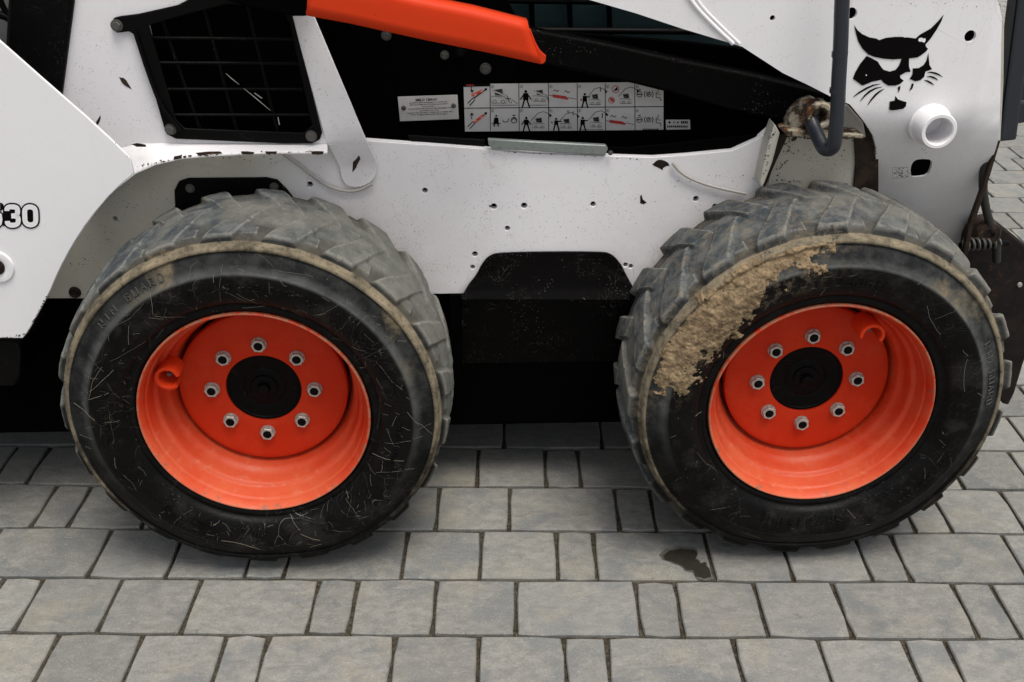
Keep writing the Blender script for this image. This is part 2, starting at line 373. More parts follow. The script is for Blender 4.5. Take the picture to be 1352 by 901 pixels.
def tyre_mat(name, dustiness=1.0, right=False):
    n = N(name); ob = n.obj; o = n.sep(ob); p = n.pos
    r = n.m('SQRT', n.m('ADD', n.m('MULTIPLY', o[0], o[0]), n.m('MULTIPLY', o[2], o[2])))
    wob = n.m('MULTIPLY', n.m('SUBTRACT', n.noise(p, 9, 4), .5), .010)
    rw = n.m('ADD', r, wob)
    big = n.noise(p, 6, 5, .62); mid = n.noise(p, 22, 5, .68); fine = n.noise(p, 120, 3, .7)
    # fine white scratches
    warp = n.vadd(p, n.noise(p, 2.5, 2, .5, out=1))
    e1 = n.m('SUBTRACT', 1.0, n.step(n.vor(n.map(warp, (1, 1, 1)), 16, 'DISTANCE_TO_EDGE'), .001, .010))
    e2 = n.m('SUBTRACT', 1.0, n.step(n.vor(n.map(warp, (2.5, 1, 1), (0, .9, 0)), 24, 'DISTANCE_TO_EDGE'), .001, .012))
    g1 = n.step(n.noise(p, 11, 3, .6), .46, .58); g2 = n.step(n.noise(p, 17, 3, .6, 0, 0), .46, .58)
    scr = n.m('MAXIMUM', n.m('MULTIPLY', e1, g1), n.m('MULTIPLY', e2, g2))
    scr = n.m('MULTIPLY', scr, n.step(fine, .36, .52))
    edgew = n.step(n.geo.outputs['Pointiness'], .508, .54)
    rubber = n.mix(n.step(mid, .4, .7), (.0018, .0016, .0016), (.0048, .0045, .0043))
    # dust on the upper half: settled on the shoulder band outside the lettered wall
    upz = n.step(n.m('ADD', o[2], n.m('MULTIPLY', n.m('SUBTRACT', big, .5), .25)), -.20, .10)
    band = n.m('MULTIPLY', n.step(rw, .311, .318), upz)
    bk = .85 if right else .55; bandc = n.mix(n.step(mid, .35, .65), (.018*bk, .020*bk, .021*bk), (.060*bk, .063*bk, .061*bk))
    edge = n.m('MULTIPLY', n.step(r, .309, .317), n.m('SUBTRACT', 1.0, n.step(r, .319, .333)))
    c = n.mix(n.m('MULTIPLY', band, .9), rubber, bandc)
    c = n.mix(n.m('MULTIPLY', n.m('MULTIPLY', edge, upz), n.lin(mid, .3, .7, .25, .8)), c, (.10, .105, .10))
    inw = n.m('MULTIPLY', n.step(n.noise(p, 12, 5, .7), .52, .68), .25); c = n.mix(n.m('MULTIPLY', inw, n.step(r, .25, .26)), c, (.055, .052, .047))
    tanf = n.m('MULTIPLY', n.step(big, .54, .68), n.step(n.m('ADD', o[2], n.m('MULTIPLY', o[0], .3)), .08, .28))
    c = n.mix(n.m('MULTIPLY', n.m('MULTIPLY', band, tanf), n.lin(fine, .3, .7, .3, .8)), c, (.24, .19, .12))
    # tread: worn grey-blue rubber with dried dust
    tr = n.step(r, .3635, .367); inner = n.step(o[1], .002, .01)
    trc = n.mix(n.step(mid, .36, .64), (.042, .050, .056), (.110, .117, .115))
    trc = n.mix(n.m('MULTIPLY', n.step(big, .46, .64), .5), trc, (.165, .155, .13))
    xr = n.step(n.m('ADD', o[0], n.m('MULTIPLY', n.m('SUBTRACT', mid, .5), .3)), -.02, .30)
    trc = n.mix(n.m('MULTIPLY', xr, .5), trc, (.20, .195, .165))
    groove = n.m('SUBTRACT', 1.0, n.step(n.m('ADD', r, n.m('MULTIPLY', n.m('SUBTRACT', mid, .5), .008)), .368, .380))
    trc = n.mix(n.m('MULTIPLY', groove, .8), trc, (.055, .047, .034))
    trc = n.mix(n.m('MULTIPLY', n.m('MULTIPLY', edgew, n.step(fine, .3, .55)), .5), trc, (.25, .24, .215))
    trc = n.mix(n.m('MULTIPLY', n.step(n.noise(n.map(warp, (1, 5, 1)), 40, 4, .7), .54, .66), .4), trc, (.05, .057, .062))
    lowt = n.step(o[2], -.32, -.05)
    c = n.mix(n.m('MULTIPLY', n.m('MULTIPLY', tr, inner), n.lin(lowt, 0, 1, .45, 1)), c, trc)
    # tan dust lying on the narrow rib
    ribr = n.m('MULTIPLY', n.step(r, .3525, .3545), n.m('SUBTRACT', 1.0, n.step(r, .3665, .3685)))
    ribz = n.m('MULTIPLY', n.step(n.m('ADD', o[2], n.m('MULTIPLY', n.m('SUBTRACT', mid, .5), .35)), -.3, .02), n.step(fine, .22, .48))
    c = n.mix(n.m('MULTIPLY', ribr, n.m('MULTIPLY', ribz, n.lin(mid, .35, .65, .25, 1.0))), c, (.26, .215, .145))
    c = n.mix(n.m('MULTIPLY', scr, n.m('MULTIPLY', n.step(n.noise(p, 5, 3, .6), .42, .60), .38 if not right else .18)), c, (.30, .29, .27))
    if right:   # dust round the caked mud
        near_ = n.m('MULTIPLY', n.step(n.m('SUBTRACT', o[2], n.m('MULTIPLY', o[0], 1.0)), .28, .40), n.step(r, .262, .275))
        c = n.mix(n.m('MULTIPLY', near_, n.m('MULTIPLY', n.step(n.noise(p, 60, 5, .75), .48, .60), .25)), c, (.26, .20, .13))
    dots = n.m('MULTIPLY', n.m('SUBTRACT', 1.0, n.step(n.vor(p, 95), .05, .12)), n.step(n.noise(p, 15, 2), .52, .6))
    c = n.mix(n.m('MULTIPLY', dots, .4), c, (.3, .27, .22))
    n.bump(n.m('ADD', n.m('ADD', n.m('MULTIPLY', mid, .8), n.m('MULTIPLY', fine, .35)), n.m('MULTIPLY', scr, -.4)), .55, .003)
    dust = n.m('MAXIMUM', band, n.m('MULTIPLY', tr, inner))
    return n.out(c, n.lin(dust, 0, 1, .44, .9), 0, .13)
letterm = simple('dusty_raised_letters', (.065, .065, .062), .8, 0, .2)
tyreL = tyre_mat('worn_dusty_tyre_rubber'); tyreR = tyre_mat('dusty_tyre_rubber', right=True)
def mud_mat():
    n = N('dried_sandy_mud'); p = n.pos
    a = n.noise(p, 45, 6, .75); b = n.noise(p, 210, 3, .7)
    c = n.mix(n.step(a, .34, .62), (.13, .092, .055), (.31, .228, .138)); c = n.mix(n.m('MULTIPLY', n.step(b, .5, .68), .5), c, (.12, .085, .05))
    n.bump(n.m('ADD', a, n.m('MULTIPLY', b, .4)), .9, .004); return n.out(c, .95, 0, .1)
mudm = mud_mat()
def stone_mat():
    n = N('grey_concrete_paver'); p = n.pos; rnd = n.rnd()
    sh = n.vadd(p, n.comb(n.m('MULTIPLY', rnd, 37.0), n.m('MULTIPLY', rnd, 11.0), 0.0))
    big = n.noise(sh, 8, 5, .62, .4); mid = n.noise(n.map(sh, (1, 1.5, 1), (0, 0, .6)), 30, 5, .68, .4); fine = n.noise(p, 240, 3, .7)
    base = n.mix(n.step(mid, .30, .70), (.190, .187, .172), (.268, .262, .238))
    base = n.mix(n.m('MULTIPLY', n.step(big, .49, .63), .70), base, (.140, .151, .156))
    base = n.mix(n.m('MULTIPLY', n.step(n.noise(p, 2.6, 4, .6), .45, .62), .45), base, (.20, .203, .195))
    base = n.mix(n.m('MULTIPLY', n.step(n.noise(sh, 5, 4, .6), .54, .70), .35), base, (.33, .29, .215))
    v = n.lin(rnd, 0, 1, .80, 1.10); base = n.mix(1.0, base, n.comb(v, v, v), 'MULTIPLY')
    base = n.mix(n.m('MULTIPLY', n.step(fine, .54, .68), .45), base, (.11, .105, .095))
    base = n.mix(n.m('MULTIPLY', n.m('SUBTRACT', 1.0, n.step(fine, .30, .42)), .4), base, (.47, .46, .42))
    blot = n.m('MULTIPLY', n.step(n.noise(sh, 13, 3, .55), .68, .76), .5); base = n.mix(blot, base, (.10, .095, .075))
    # faint pale scuffs
    sc = n.m('MULTIPLY', n.m('SUBTRACT', 1.0, n.step(n.vor(n.map(n.vadd(sh, n.noise(sh, 5, 2, .5, out=1)), (1, 4, 1), (0, 0, .5)), 7, 'DISTANCE_TO_EDGE'), .0, .012)), n.step(mid, .5, .62))
    base = n.mix(n.m('MULTIPLY', sc, .25), base, (.5, .49, .46))
    slate = n.m('ADD', n.m('MULTIPLY', n.noise(n.map(sh, (1, 1.9, 1), (0, 0, .7)), 10, 4, .5, 1.4), 1.6), n.m('MULTIPLY', mid, .45))
    n.bump(n.m('ADD', slate, n.m('MULTIPLY', fine, .10)), .42, .006)
    return n.out(base, n.lin(mid, 0, 1, .62, .82), 0, .35)
stonem = stone_mat()
def joint_mat():
    n = N('joint_grit'); a = n.noise(n.pos, 150, 4, .75); b = n.noise(n.pos, 18, 3)
    c = n.mix(n.step(a, .35, .68), (.030, .025, .018), (.105, .090, .066)); n.bump(a, 1, .004); return n.out(c, .95, 0, .1)
jointm = joint_mat()
def wetm():
    n = N('wet_patch_surface'); a = n.noise(n.pos, 60, 3)
    return n.out(n.mix(a, (.016, .013, .010), (.036, .031, .025)), .45, 0, .35)
wetmat = wetm()

# ---------------------------------------------------------------- ground and paving
TH, W_, X0, Y0 = -0.0425, .1673, -1.0501, -.0488
ge = Vector((cos(TH), sin(TH))); gn = Vector((-sin(TH), cos(TH)))
def far_ground():
    n = N('paved_yard_beyond'); br = n.t.nodes.new('ShaderNodeTexBrick')
    n.put(br.inputs['Vector'], n.map(n.pos, (1, 1, 1), (0, 0, -TH))); br.inputs['Scale'].default_value = 1
    br.inputs['Brick Width'].default_value = W_; br.inputs['Row Height'].default_value = W_; br.inputs['Mortar Size'].default_value = .005
    br.inputs['Color1'].default_value = (.26, .255, .235, 1); br.inputs['Color2'].default_value = (.32, .31, .285, 1); br.inputs['Mortar'].default_value = (.05, .045, .035, 1)
    c = n.mix(n.m('MULTIPLY', n.noise(n.pos, 3, 5), .4), br.outputs[0], (.2, .2, .19)); n.bump(br.outputs[1], -.3, .004); return n.out(c, .8)
fgm = far_ground()
g0 = pydata('ground', [(-1500, -1500, -.03), (1500, -1500, -.03), (1500, 1500, -.03), (-1500, 1500, -.03)], [(0, 1, 2, 3)], fgm)
tag(g0, kind='structure')
RX0, RX1, RY0, RY1 = -3.2, 4.6, -10, 34     # paved block: x span, first and last row
def gp(s, k): return ge*(X0+s*W_) + gn*(Y0+k*W_)
pv = bpy.data.objects.new('pavement', None)
bm = bmesh.new()
cs = [gp(-16, RY0), gp(36, RY0), gp(36, RY1), gp(-16, RY1)]
pave = pydata('pavement', [(c.x, c.y, -.009) for c in cs]+[(c.x, c.y, -.029) for c in cs],
              [(0, 1, 2, 3), (0, 4, 5, 1), (1, 5, 6, 2), (2, 6, 7, 3), (3, 7, 4, 0)], jointm)
tag(pave, kind='structure')
def stone_geo(wd, dp, seed):
    rg = random.Random(seed); gap = .0035; hw = wd/2-gap; hd = dp/2-gap
    nx = max(2, round(wd/.055)); ny = 3
    out = []
    for i in range(nx): out.append((-hw+2*hw*i/nx, -hd))
    for i in range(ny): out.append((hw, -hd+2*hd*i/ny))
    for i in range(nx): out.append((hw-2*hw*i/nx, hd))
    for i in range(ny): out.append((-hw, hd-2*hd*i/ny))
    # clip corners a little and roughen the edge
    o2 = []
    for (x, y) in out:
        cx = 1-.0022/hw*(abs(abs(y)-hd) < 1e-6 and abs(abs(x)-hw) < 1e-6)
        o2.append((x*cx+rg.uniform(-.0019, .0019), y*cx+rg.uniform(-.0019, .0019)))
    n_ = len(o2); v = []; f = []
    for x, y in o2: v.append((x, y, -.012))
    for x, y in o2: v.append((x, y, -.0028))
    for x, y in o2: v.append((x*(1-.0024/hw), y*(1-.0024/hd), rg.uniform(-.0003, .0003)))
    for L in (0, 1):
        for i in range(n_):
            j = (i+1) % n_; f.append((L*n_+i, L*n_+j, (L+1)*n_+j, (L+1)*n_+i))
    f.append(tuple(range(2*n_, 3*n_)))
    return v, f
variants = {}
for wu in (.5, 1, 1.5):
    for k in range(6): variants[(wu, k)] = stone_geo(wu*W_, W_, int(wu*10)*100+k)
stones = []
shift = {0: 0.0, -1: .07, 1: 0.03, 2: -.1, 3: -.08, 4: -.2}
for row in range(RY0, RY1):
    base = [0, 1, 2, 3.5] if row % 2 == 0 else [.5, 1.5, 2.5, 3.0]
    d = shift.get(row, .12*sin(row*2.3))
    js = sorted(b+d+4*q for q in range(-4, 9) for b in base)
    for a, b in zip(js, js[1:]):
        c = gp((a+b)/2, row-.5); wu = round((b-a)*2)/2
        q = [proj((gp(s, kk).x, gp(s, kk).y, 0)) for s in (a, b) for kk in (row-1, row)]
        xs = [t[0] for t in q]; ys = [t[1] for t in q]
        vis = max(xs) > 0 and min(xs) < 1352 and max(ys) > 0 and min(ys) < 901 and min(xs) > -400
        if c.y > .75 and c.x < 1.0: vis = False
        if c.y > .55 and c.x < .9 and vis and c.y > .62: vis = False
        stones.append((vis, (max(xs)-min(xs))*(max(ys)-min(ys)), c, wu, random.randrange(6)))
stones.sort(key=lambda t: (not t[0], -t[1]))
meshes = {}
for k, (v, f) in variants.items():
    me = bpy.data.meshes.new('paving_stone'); me.from_pydata(v, [], f); me.materials.append(stonem); meshes[k] = me
nsing = 0; sv = []; sf = []
for i, (vis, ar, c, wu, k) in enumerate(stones):
    flip = pi*random.randrange(2); tx, ty, dz = random.uniform(-.004, .004), random.uniform(-.004, .004), random.uniform(-.0012, .0012)
    if vis and nsing < 290:
        nsing += 1
        o = bpy.data.objects.new('paving_stone', meshes[(wu, k)]); col.objects.link(o); o.parent = pave
        o.location = (c.x, c.y, dz); o.rotation_euler = (tx, ty, TH+flip)
    else:
        M = Matrix.Translation((c.x, c.y, dz)) @ Matrix.Rotation(TH+flip, 4, 'Z')
        b0 = len(sv); v, f = variants[(wu, k)]
        sv += [tuple(M @ Vector(p)) for p in v]; sf += [tuple(b0+q for q in t) for t in f]
o = pydata('outlying_paving_stones', sv, sf, stonem, pave); tag(o, kind='stuff')
# grit crumbs lying in and beside the joints
gv = []; gf = []
for i in range(900):
    row = random.randrange(-3, 8); s = random.uniform(-2, 15)
    c = gp(s, row+random.gauss(0, .035)) if random.random() < .75 else gp(s, row+random.random())
    r = random.uniform(.0008, .0020); b0 = len(gv)
    gv += [(c.x+r*random.uniform(.6, 1), c.y, .0), (c.x, c.y+r, .0), (c.x-r, c.y, .0), (c.x, c.y-r*random.uniform(.6, 1), .0), (c.x, c.y, r*1.2)]
    gf += [(b0, b0+1, b0+4), (b0+1, b0+2, b0+4), (b0+2, b0+3, b0+4), (b0+3, b0, b0+4)]
gritm = simple('grit_crumb', (.22, .20, .165), .9)
tag(pydata('grit', gv, gf, gritm), 'loose grit crumbs scattered along the paving joints', 'grit', kind='stuff')
# wet patch in front of the right wheel
wp = [(875,734),(884,727),(898,724),(916,726),(921,731),(918,738),(925,744),(932,742),(933,748),(937,752),(939,762),(930,764),(918,761),(915,753),(905,752),(896,745),(886,741),(878,739)]
wv = []
wp2 = []
for a, b in zip(wp, wp[1:]+wp[:1]):
    wp2.append(a); wp2.append(((a[0]+b[0])/2+random.uniform(-1.3, 1.3), (a[1]+b[1])/2+random.uniform(-1, 1)))
for px, py in wp2:
    d = ray(px, py); t = (.0022-CAM.z)/d.z; p = CAM+d*t; wv.append((p.x, p.y))
bm = bmesh.new(); vs = [bm.verts.new((x, y, .0019)) for x, y in wv]
es = [bm.edges.new((vs[i], vs[(i+1) % len(vs)])) for i in range(len(vs))]
bmesh.ops.triangle_fill(bm, use_beauty=True, edges=es); bmesh.ops.recalc_face_normals(bm, faces=bm.faces[:])
for f_ in bm.faces:
    if f_.normal.z < 0: f_.normal_flip()
st_ob = from_bm('oil_stain', bm, wetmat)
mx = sum(p[0] for p in wv)/len(wv); my = sum(p[1] for p in wv)/len(wv); damp = N('damp_stone'); 
n_ = damp; dm = n_.out(n_.mix(n_.noise(n_.pos, 60, 4), (.06, .056, .047), (.135, .13, .115)), .6, 0, .3)
ring_ = chaikin([(mx+(p[0]-mx)*1.10+random.uniform(-.002, .002), my+(p[1]-my)*1.16+random.uniform(-.002, .002)) for p in wv], 1)
bm = bmesh.new(); vs = [bm.verts.new((x, y, .0014)) for x, y in ring_]; es = [bm.edges.new((vs[i], vs[(i+1) % len(vs)])) for i in range(len(vs))]
bmesh.ops.triangle_fill(bm, use_beauty=True, edges=es)
from_bm('damp_rim', bm, dm, st_ob)
tag(st_ob, 'dark wet oil stain on the paving in front of the right wheel', 'stain')

# ---------------------------------------------------------------- the loader
LD = empty('skid_loader', (0, .7, 0))
tag(LD, 'white compact wheel loader with orange rims, black cat head emblem and muddy tyres', 'loader')
class Root: pass
inv = Matrix.Translation((0, -.7, 0))
LDP = LD   # parts are built in world coordinates, then parented with the inverse
WL, ZC = .5637, .3941

def add_parent_fix():
    for o in bpy.data.objects:
        if o.parent is LD: o.matrix_parent_inverse = inv

# --- hidden mass of chassis
box('chassis', (-1.75, .302, .165), (.80, 1.30, .56), black_clean, LD, .01)
box('engine_bay', (-1.75, .68, .56), (.56, 1.22, 1.75), black_clean, LD, .01)
# --- white side frame
SF = .27
holes_px = [(561,252,3.2),(652,273,3.6),(692,272,3.6),(783,270,3.2),(670,302,3),(627,336,3.4),(624,353,2.8),(826,350,2.8),(833,352,2.8),(919,263,3.4),(944,273,3.2),(409,244,3.4),(152,289,3)]
def hol(lst, Y): 
    o = []
    for a, b, r in lst:
        x, z = P(a, b, Y); o.append((x, z, r/560))
    return o
bl = P(600, 388, SF)[1]
side = [(-30,395),(-30,150),(150,192),(250,192),(430,190),(484,186),(540,190),(560,191),(640,197),(700,203),(800,206),(862,208),(905,205),(967,199),(1000,184),(1016,170),(1024,165),(1024,260),(1160,262),(1160,300),
        (1160,389),(838,388),(829,372),(820,350),(808,337),(792,333),(662,334),(648,338),(636,350),(628,366),(612,388)]
plate('side_frame', side, SF, .02, white, LD, holes=hol(holes_px, SF), bevel=.0012)
# thin sheet on the frame, carrying the wheel arch's shade in its colour
plate('arch_shade_sheet', [(-30,394),(-30,150),(150,192),(250,192),(432,190),(434,208),(420,215),(405,235),(404,394)], SF-.0012, .001, white_arch_shade, LD, bevel=0, holes=hol([(152,289,3)], SF-.0012))
# --- guard plate between the wheels, folded at the panel's lower edge
gz = P(700, 388, .266)[1]
gpts = [(606,392),(617,378),(628,366),(636,350),(645,339),(660,334),(795,333),(809,337),(821,351),(829,368),(838,382),(840,500),(612,500)]
gup = plate('guard_plate', [(609,391)]+chaikin([(609,391)]+gpts[1:11]+[(842,391)], 2, False)[1:-1]+[(842,391)], .262, .006, black_worn, LD, bevel=.0015,
      cuts=[((0, 0, gz+.01), (0, 0, 1)), ((0, 0, gz+.02), (0, 0, 1))], folds=[lambda x, z: -.016*min(1, max(0, (z-gz)/-.0+0)) if False else -max(0, .03-(z-gz))*.5])
plate('guard_skirt', [(609,391),(842,391),(842,500),(835,506),(622,506),(609,500)], .249, .006, black_worn, LD, bevel=.0015,
      cuts=[((0, 0, gz-.06), (0, 0, 1))], folds=[lambda x, z: max(0, (gz-z))*.28])
plate('frame_post', [(594,390),(609,390),(609,520),(594,520)], .262, .02, black_clean, LD)
def bolt(px, py, Y, r, mat, parent, h=.006, washer=True):
    x, z = P(px, py, Y)
    bm = bmesh.new()
    def ring(n, rr, y): return [bm.verts.new((rr*cos(2*pi*i/n+.3), y, rr*sin(2*pi*i/n+.3))) for i in range(n)]
    if washer:
        a = ring(16, r*1.35, 0); b = ring(16, r*1.3, -.0015); 
        for i in range(16): bm.faces.new((a[i], a[(i+1) % 16], b[(i+1) % 16], b[i]))
        bm.faces.new(b)
    a = ring(6, r, -.0014); b = ring(6, r, -h+.001); c = ring(6, r*.86, -h)
    for i in range(6):
        j = (i+1) % 6; bm.faces.new((a[i], a[j], b[j], b[i])); bm.faces.new((b[i], b[j], c[j], c[i]))
    bm.faces.new(c); bmesh.ops.recalc_face_normals(bm, faces=bm.faces[:])
    o = from_bm('bolt', bm, mat, parent); o.location = (x, Y, z); return o
bolt(616, 410, .252, .006, black, LD); bolt(619, 470, .27, .005, black, LD)

# --- recess wall with the decals
RC = .40
plate('recess_wall', [(380,-60),(640,-60),(690,40),(900,56),(1020,70),(1140,90),(1175,150),(1150,235),(400,215)], RC, .02, black_clean, LD, bevel=0)
# black edge strip along the top of the frame
plate('recess_lip', [(538,180),(640,186),(640,198),(560,193),(545,190)], .285, .01, black, LD)
plate('recess_lip', [(800,195),(830,196),(1010,178),(985,200),(872,209),(865,207),(815,208),(803,206)], .285, .01, black_clean, LD)
# galvanized bar
plate('clamp_bar', [(644,184),(700,187),(800,192),(803,197),(799,206),(650,197),(645,192)], .262, .012, galv, LD, bevel=.002)
bolt(806, 202, .262, .004, boltm, LD)
# --- grille and upper rear panel
UPY = .24
gr_out = [(150,24),(158,22),(182,19),(240,6),(290,-30),(375,-30),(386,22),(425,176),(422,185),(412,190),(372,190),(232,184),(220,178),(216,168),(186,62),(180,48),(170,42),(154,44),(146,34)]
upper = [(105,-60),(95,0),(78,135),(60,200),(110,235),(170,203),(250,192),(432,192),(484,190),(440,82),(414,20),(390,-60)]
plate('upper_panel', upper, UPY, .006, white, LD, bevel=.0012, holes=[[P(a, b, UPY) for a, b in [(196,28),(290,-22),(374,-24),(386,30),(417,178),(228,178)]]])
inner = [(196,34),(244,20),(300,6),(372,10),(382,30),(412,166),(400,176),(244,170),(232,158)]
plate('grille_frame', gr_out, UPY-.008, .007, black, LD, bevel=.002, holes=[[P(a, b, UPY-.008) for a, b in inner]])
for (a, b) in (((192,83),(394,84)), ((205,118),(400,118)), ((216,152),(410,152)), ((190,50),(388,52))):
    tube('grille_bar', [P3(*a, UPY+.004), P3(*b, UPY+.004)], .0030, black, LD, 6, 0)
for (a, b) in (((212,20),(268,182)), ((268,5),(315,182)), ((325,0),(368,182))):
    tube('grille_bar', [P3(*a, UPY+.010), P3(*b, UPY+.010)], .0032, black, LD, 6, 0)
tube('grille_edge_bead', [P3(178,42,UPY-.012), P3(196,98,UPY-.012), P3(212,140,UPY-.012), P3(238,172,UPY-.012)], .004, black, LD, 8, 1)
box('grille_backing', (P(180,100,.33)[0]-.02, .345, P(200,190,.33)[1]-.03), (P(430,100,.33)[0], .36, 1.4), black_clean, LD, 0)
for a, b in ((154,34),(225,171),(411,180)): bolt(a, b, UPY-.008, .0085, boltm, LD)
# gusset strut ending on the side frame
gus = [(384,18),(414,20),(440,82),(468,148),(492,205),(498,228),(492,244),(478,253),(462,254),(450,246),(446,225),(432,192),(424,165)]
gz0 = P(484, 186, UPY)[1]; gus = gus[:4]+chaikin(gus[3:11], 1, False)+gus[11:]
plate('gusset_strut', gus, UPY-.0045, .0045, white, LD, bevel=.0015, cuts=[((0, 0, gz0+t), (0, 0, 1)) for t in (.004, -.004)], folds=[lambda x, z: max(0, min(.026, (gz0+.004-z)*.42))])
# ledge between upper panel and wheel arch, with its chipped lip
za = P(430, 200, .20)[1]
lv = []; cols = [(112,240),(132,214),(152,198),(180,190),(215,189),(250,190),(300,190),(350,190),(432,190)]
lip = [(120,272),(150,250),(178,228),(205,216),(240,208),(275,205),(310,203),(360,201),(432,201)]
for (a, b), (c, d) in zip(cols, lip):
    p = P3(c, d, .205); lv.append(P3(a, b, .2395)); lv.append(p); lv.append((p[0], .205, p[2]-.004)); lv.append((p[0], .21, p[2]-.004)); lv.append((p[0]-.002, .2395, p[2]-.004))
lf = []
for i in range(len(cols)-1):
    for k in range(4): lf.append((i*5+k, (i+1)*5+k, (i+1)*5+k+1, i*5+k+1))
lf += [(0, 1, 2, 3, 4), tuple(reversed([(len(cols)-1)*5+k for k in range(5)]))]
pydata('arch_lip', lv, lf, white, LD, smooth=40, bevel=.001)
# --- rear fender panel carrying the number
FY = .12
fend0 = [(-260,-330),(-130,-80),(0,54),(60,107),(130,168),(186,222),(150,252),(118,290),(95,325),(78,357),(64,390),(50,415),(38,437),(30,447),(-60,447),(-420,440),(-420,-330)]
fend = fend0[:4]+chaikin(fend0[3:14], 1, False)[1:-1]+fend0[13:]
plate('fender_panel', fend, FY, .006, white_clean, LD, bevel=.0018)
# rolled boss at the left edge with rusty bolt hole
bx, bz = P(-4, 352, FY)
lathe('fender_boss', [(0, .034), (-.004, .032), (-.005, .024), (-.003, .017), (-.002, .0165), (-.002, 0)], white_clean, LD, 32, loc=(bx, FY-.0002, bz))
lathe('pivot_bolt', [(-.0022, .016), (-.005, .0155), (-.006, .012), (-.009, .0115), (-.010, 0)], rust_dark, LD, 24, loc=(bx, FY-.001, bz))
# black box bumper below the fender
plate('rear_bumper', [(-300,452),(18,452),(26,456),(28,466),(26,500),(18,510),(-300,514)], .13, .16, black, LD, bevel=.004)
# rear mud flap / black skirt behind
box('rear_skirt', (-1.75, .29, .30), (P(112, 395, .29)[0], .305, P(60, 396, .29)[1]), black_clean, LD)
# black upright at the left, grey panel added for the background behind it
plate('upright_column', [(14,-80),(104,-80),(96,0),(78,140),(70,220),(14,120),(6,60)], .225, .05, black, LD, bevel=.008)
plate('backdrop_panel', [(-60,-80),(30,-80),(30,130),(-60,130)], .33, .02, simple('grey_backdrop_paint', (.20,.215,.21), .6), LD)
tube('backdrop_strap', [P3(-3,-10,.3), P3(3,8,.3), P3(12,22,.3)], .006, black, LD, 8)
tube('backdrop_strap', [P3(-20,16,.3), P3(3,20,.3), P3(14,26,.3)], .008, black, LD, 8)
# black cover above the left tyre
plate('axle_cover', [(232,300),(230,252),(236,240),(248,236),(352,235),(366,238),(378,250),(392,268),(392,300)], .262, .007, black_worn, LD, bevel=.002)
bolt(251, 249, .262, .007, boltm, LD); bolt(362, 247, .262, .007, boltm, LD)
# plug in the arch
x, z = P(99, 386, .268); lathe('rubber_plug', [(0, .013), (-.004, .012), (-.005, .008), (-.003, .006), (-.003, 0)], rust_dark, LD, 20, loc=(x, .268, z))

# --- orange lift arm brace: folded channel
OY = .10
b_lo = [(405,20),(460,30),(560,52),(640,68),(714,84)]
b_fold = [(408,-32),(465,-18),(545,2),(625,18),(697,36)]
b_top = [(412,-48),(470,-34),(560,-8),(625,5),(693,22)]
rows = []
import itertools
def lerp2(a, b, t): return tuple(a[i]*(1-t)+b[i]*t for i in range(len(a)))
def dens(l, n=24):
    o = []
    for i in range(n+1):
        s = i/n*(len(l)-1); k = min(int(s), len(l)-2); o.append(lerp2(l[k], l[k+1], s-k))
    return o
lo = dens(b_lo); fo = dens(b_fold); nC = len(lo)
ov = []; prof = 12
for i in range(nC):
    a = Vector(P3(*lo[i], OY)); b = Vector(P3(*fo[i], OY)); 
    t = i/(nC-1)
    ups = (b-a).normalized(); L = (b-a).length
    pts = [a, a.lerp(b, .3), a.lerp(b, .6), a.lerp(b, .86)]
    c0 = a.lerp(b, .86)
    R_ = L*.19
    for k in range(1, 8):
        an = pi/2*k/7; pts.append(c0 + ups*(R_*sin(an)) + Vector((0, 1, 0))*(R_*(1-cos(an))))
    pts.append(pts[-1]+Vector((0, .045, -.004)))
    # shaped end: notch cut and foot
    if t > .9:
        pass
    ov += pts
npf = 12
of = []
for i in range(nC-1):
    for k in range(npf-1): of.append((i*npf+k, (i+1)*npf+k, (i+1)*npf+k+1, i*npf+k+1))
ch = pydata('arm_brace', [tuple(v) for v in ov], of, orange, LD, smooth=60)
so_ = ch.modifiers.new('thick', 'SOLIDIFY'); so_.thickness = .005; so_.offset = 1
# foot flare at the lower right corner of the brace
plate('brace_foot', [(695,40),(700,38),(707,56),(713,67),(721,74),(720,82),(716,85),(700,81)], OY+.0005, .0045, orange, LD, bevel=.001)
plate('brace_hook', [(404,20),(404,14),(409,13),(412,20)], OY+.0005, .0045, orange, LD, bevel=.001)
# black bar left of the brace
plate('lift_cylinder_cover', [(296,-60),(409,-60),(409,16),(404,22),(386,22),(330,10),(290,-2)], .16, .05, black_clean, LD, bevel=.004)
dimbolt = steel('dark_bolt_steel', (.07, .07, .065), .6, .1)
# bolts in the recess
for a, b, r in ((587,73,.007),(608,69,.008),(641,91,.009),(510,47,.008)): bolt(a, b, RC-.002, r, black_worn if a > 590 and a < 620 else dimbolt, LD, .009)
# dark lower arm link running to the right
lk = plate('arm_link', [(690,34),(705,40),(800,58),(900,80),(1000,100),(1090,122),(1085,160),(1040,162),(960,146),(880,122),(840,112),(720,86),(690,80)], .33, .04, black_worn, LD, bevel=.006)
# cab side screen behind
plate('side_screen_glass', [(640,-80),(1040,-80),(1040,120),(640,60)], .62, .01, glassm, LD, bevel=0)
for x_ in (704,754,806): tube('screen_bar', [P3(x_-6,-60,.6), P3(x_,50,.6)], .006, black_clean, LD, 6, 0)
for y_ in (-22,2): tube('screen_bar', [P3(650,y_,.59), P3(960,y_+4,.59)], .005, black_clean, LD, 6, 0)
tube('screen_sill', [P3(690,40,.58), P3(930,42,.58)], .007, black, LD, 8, 0)

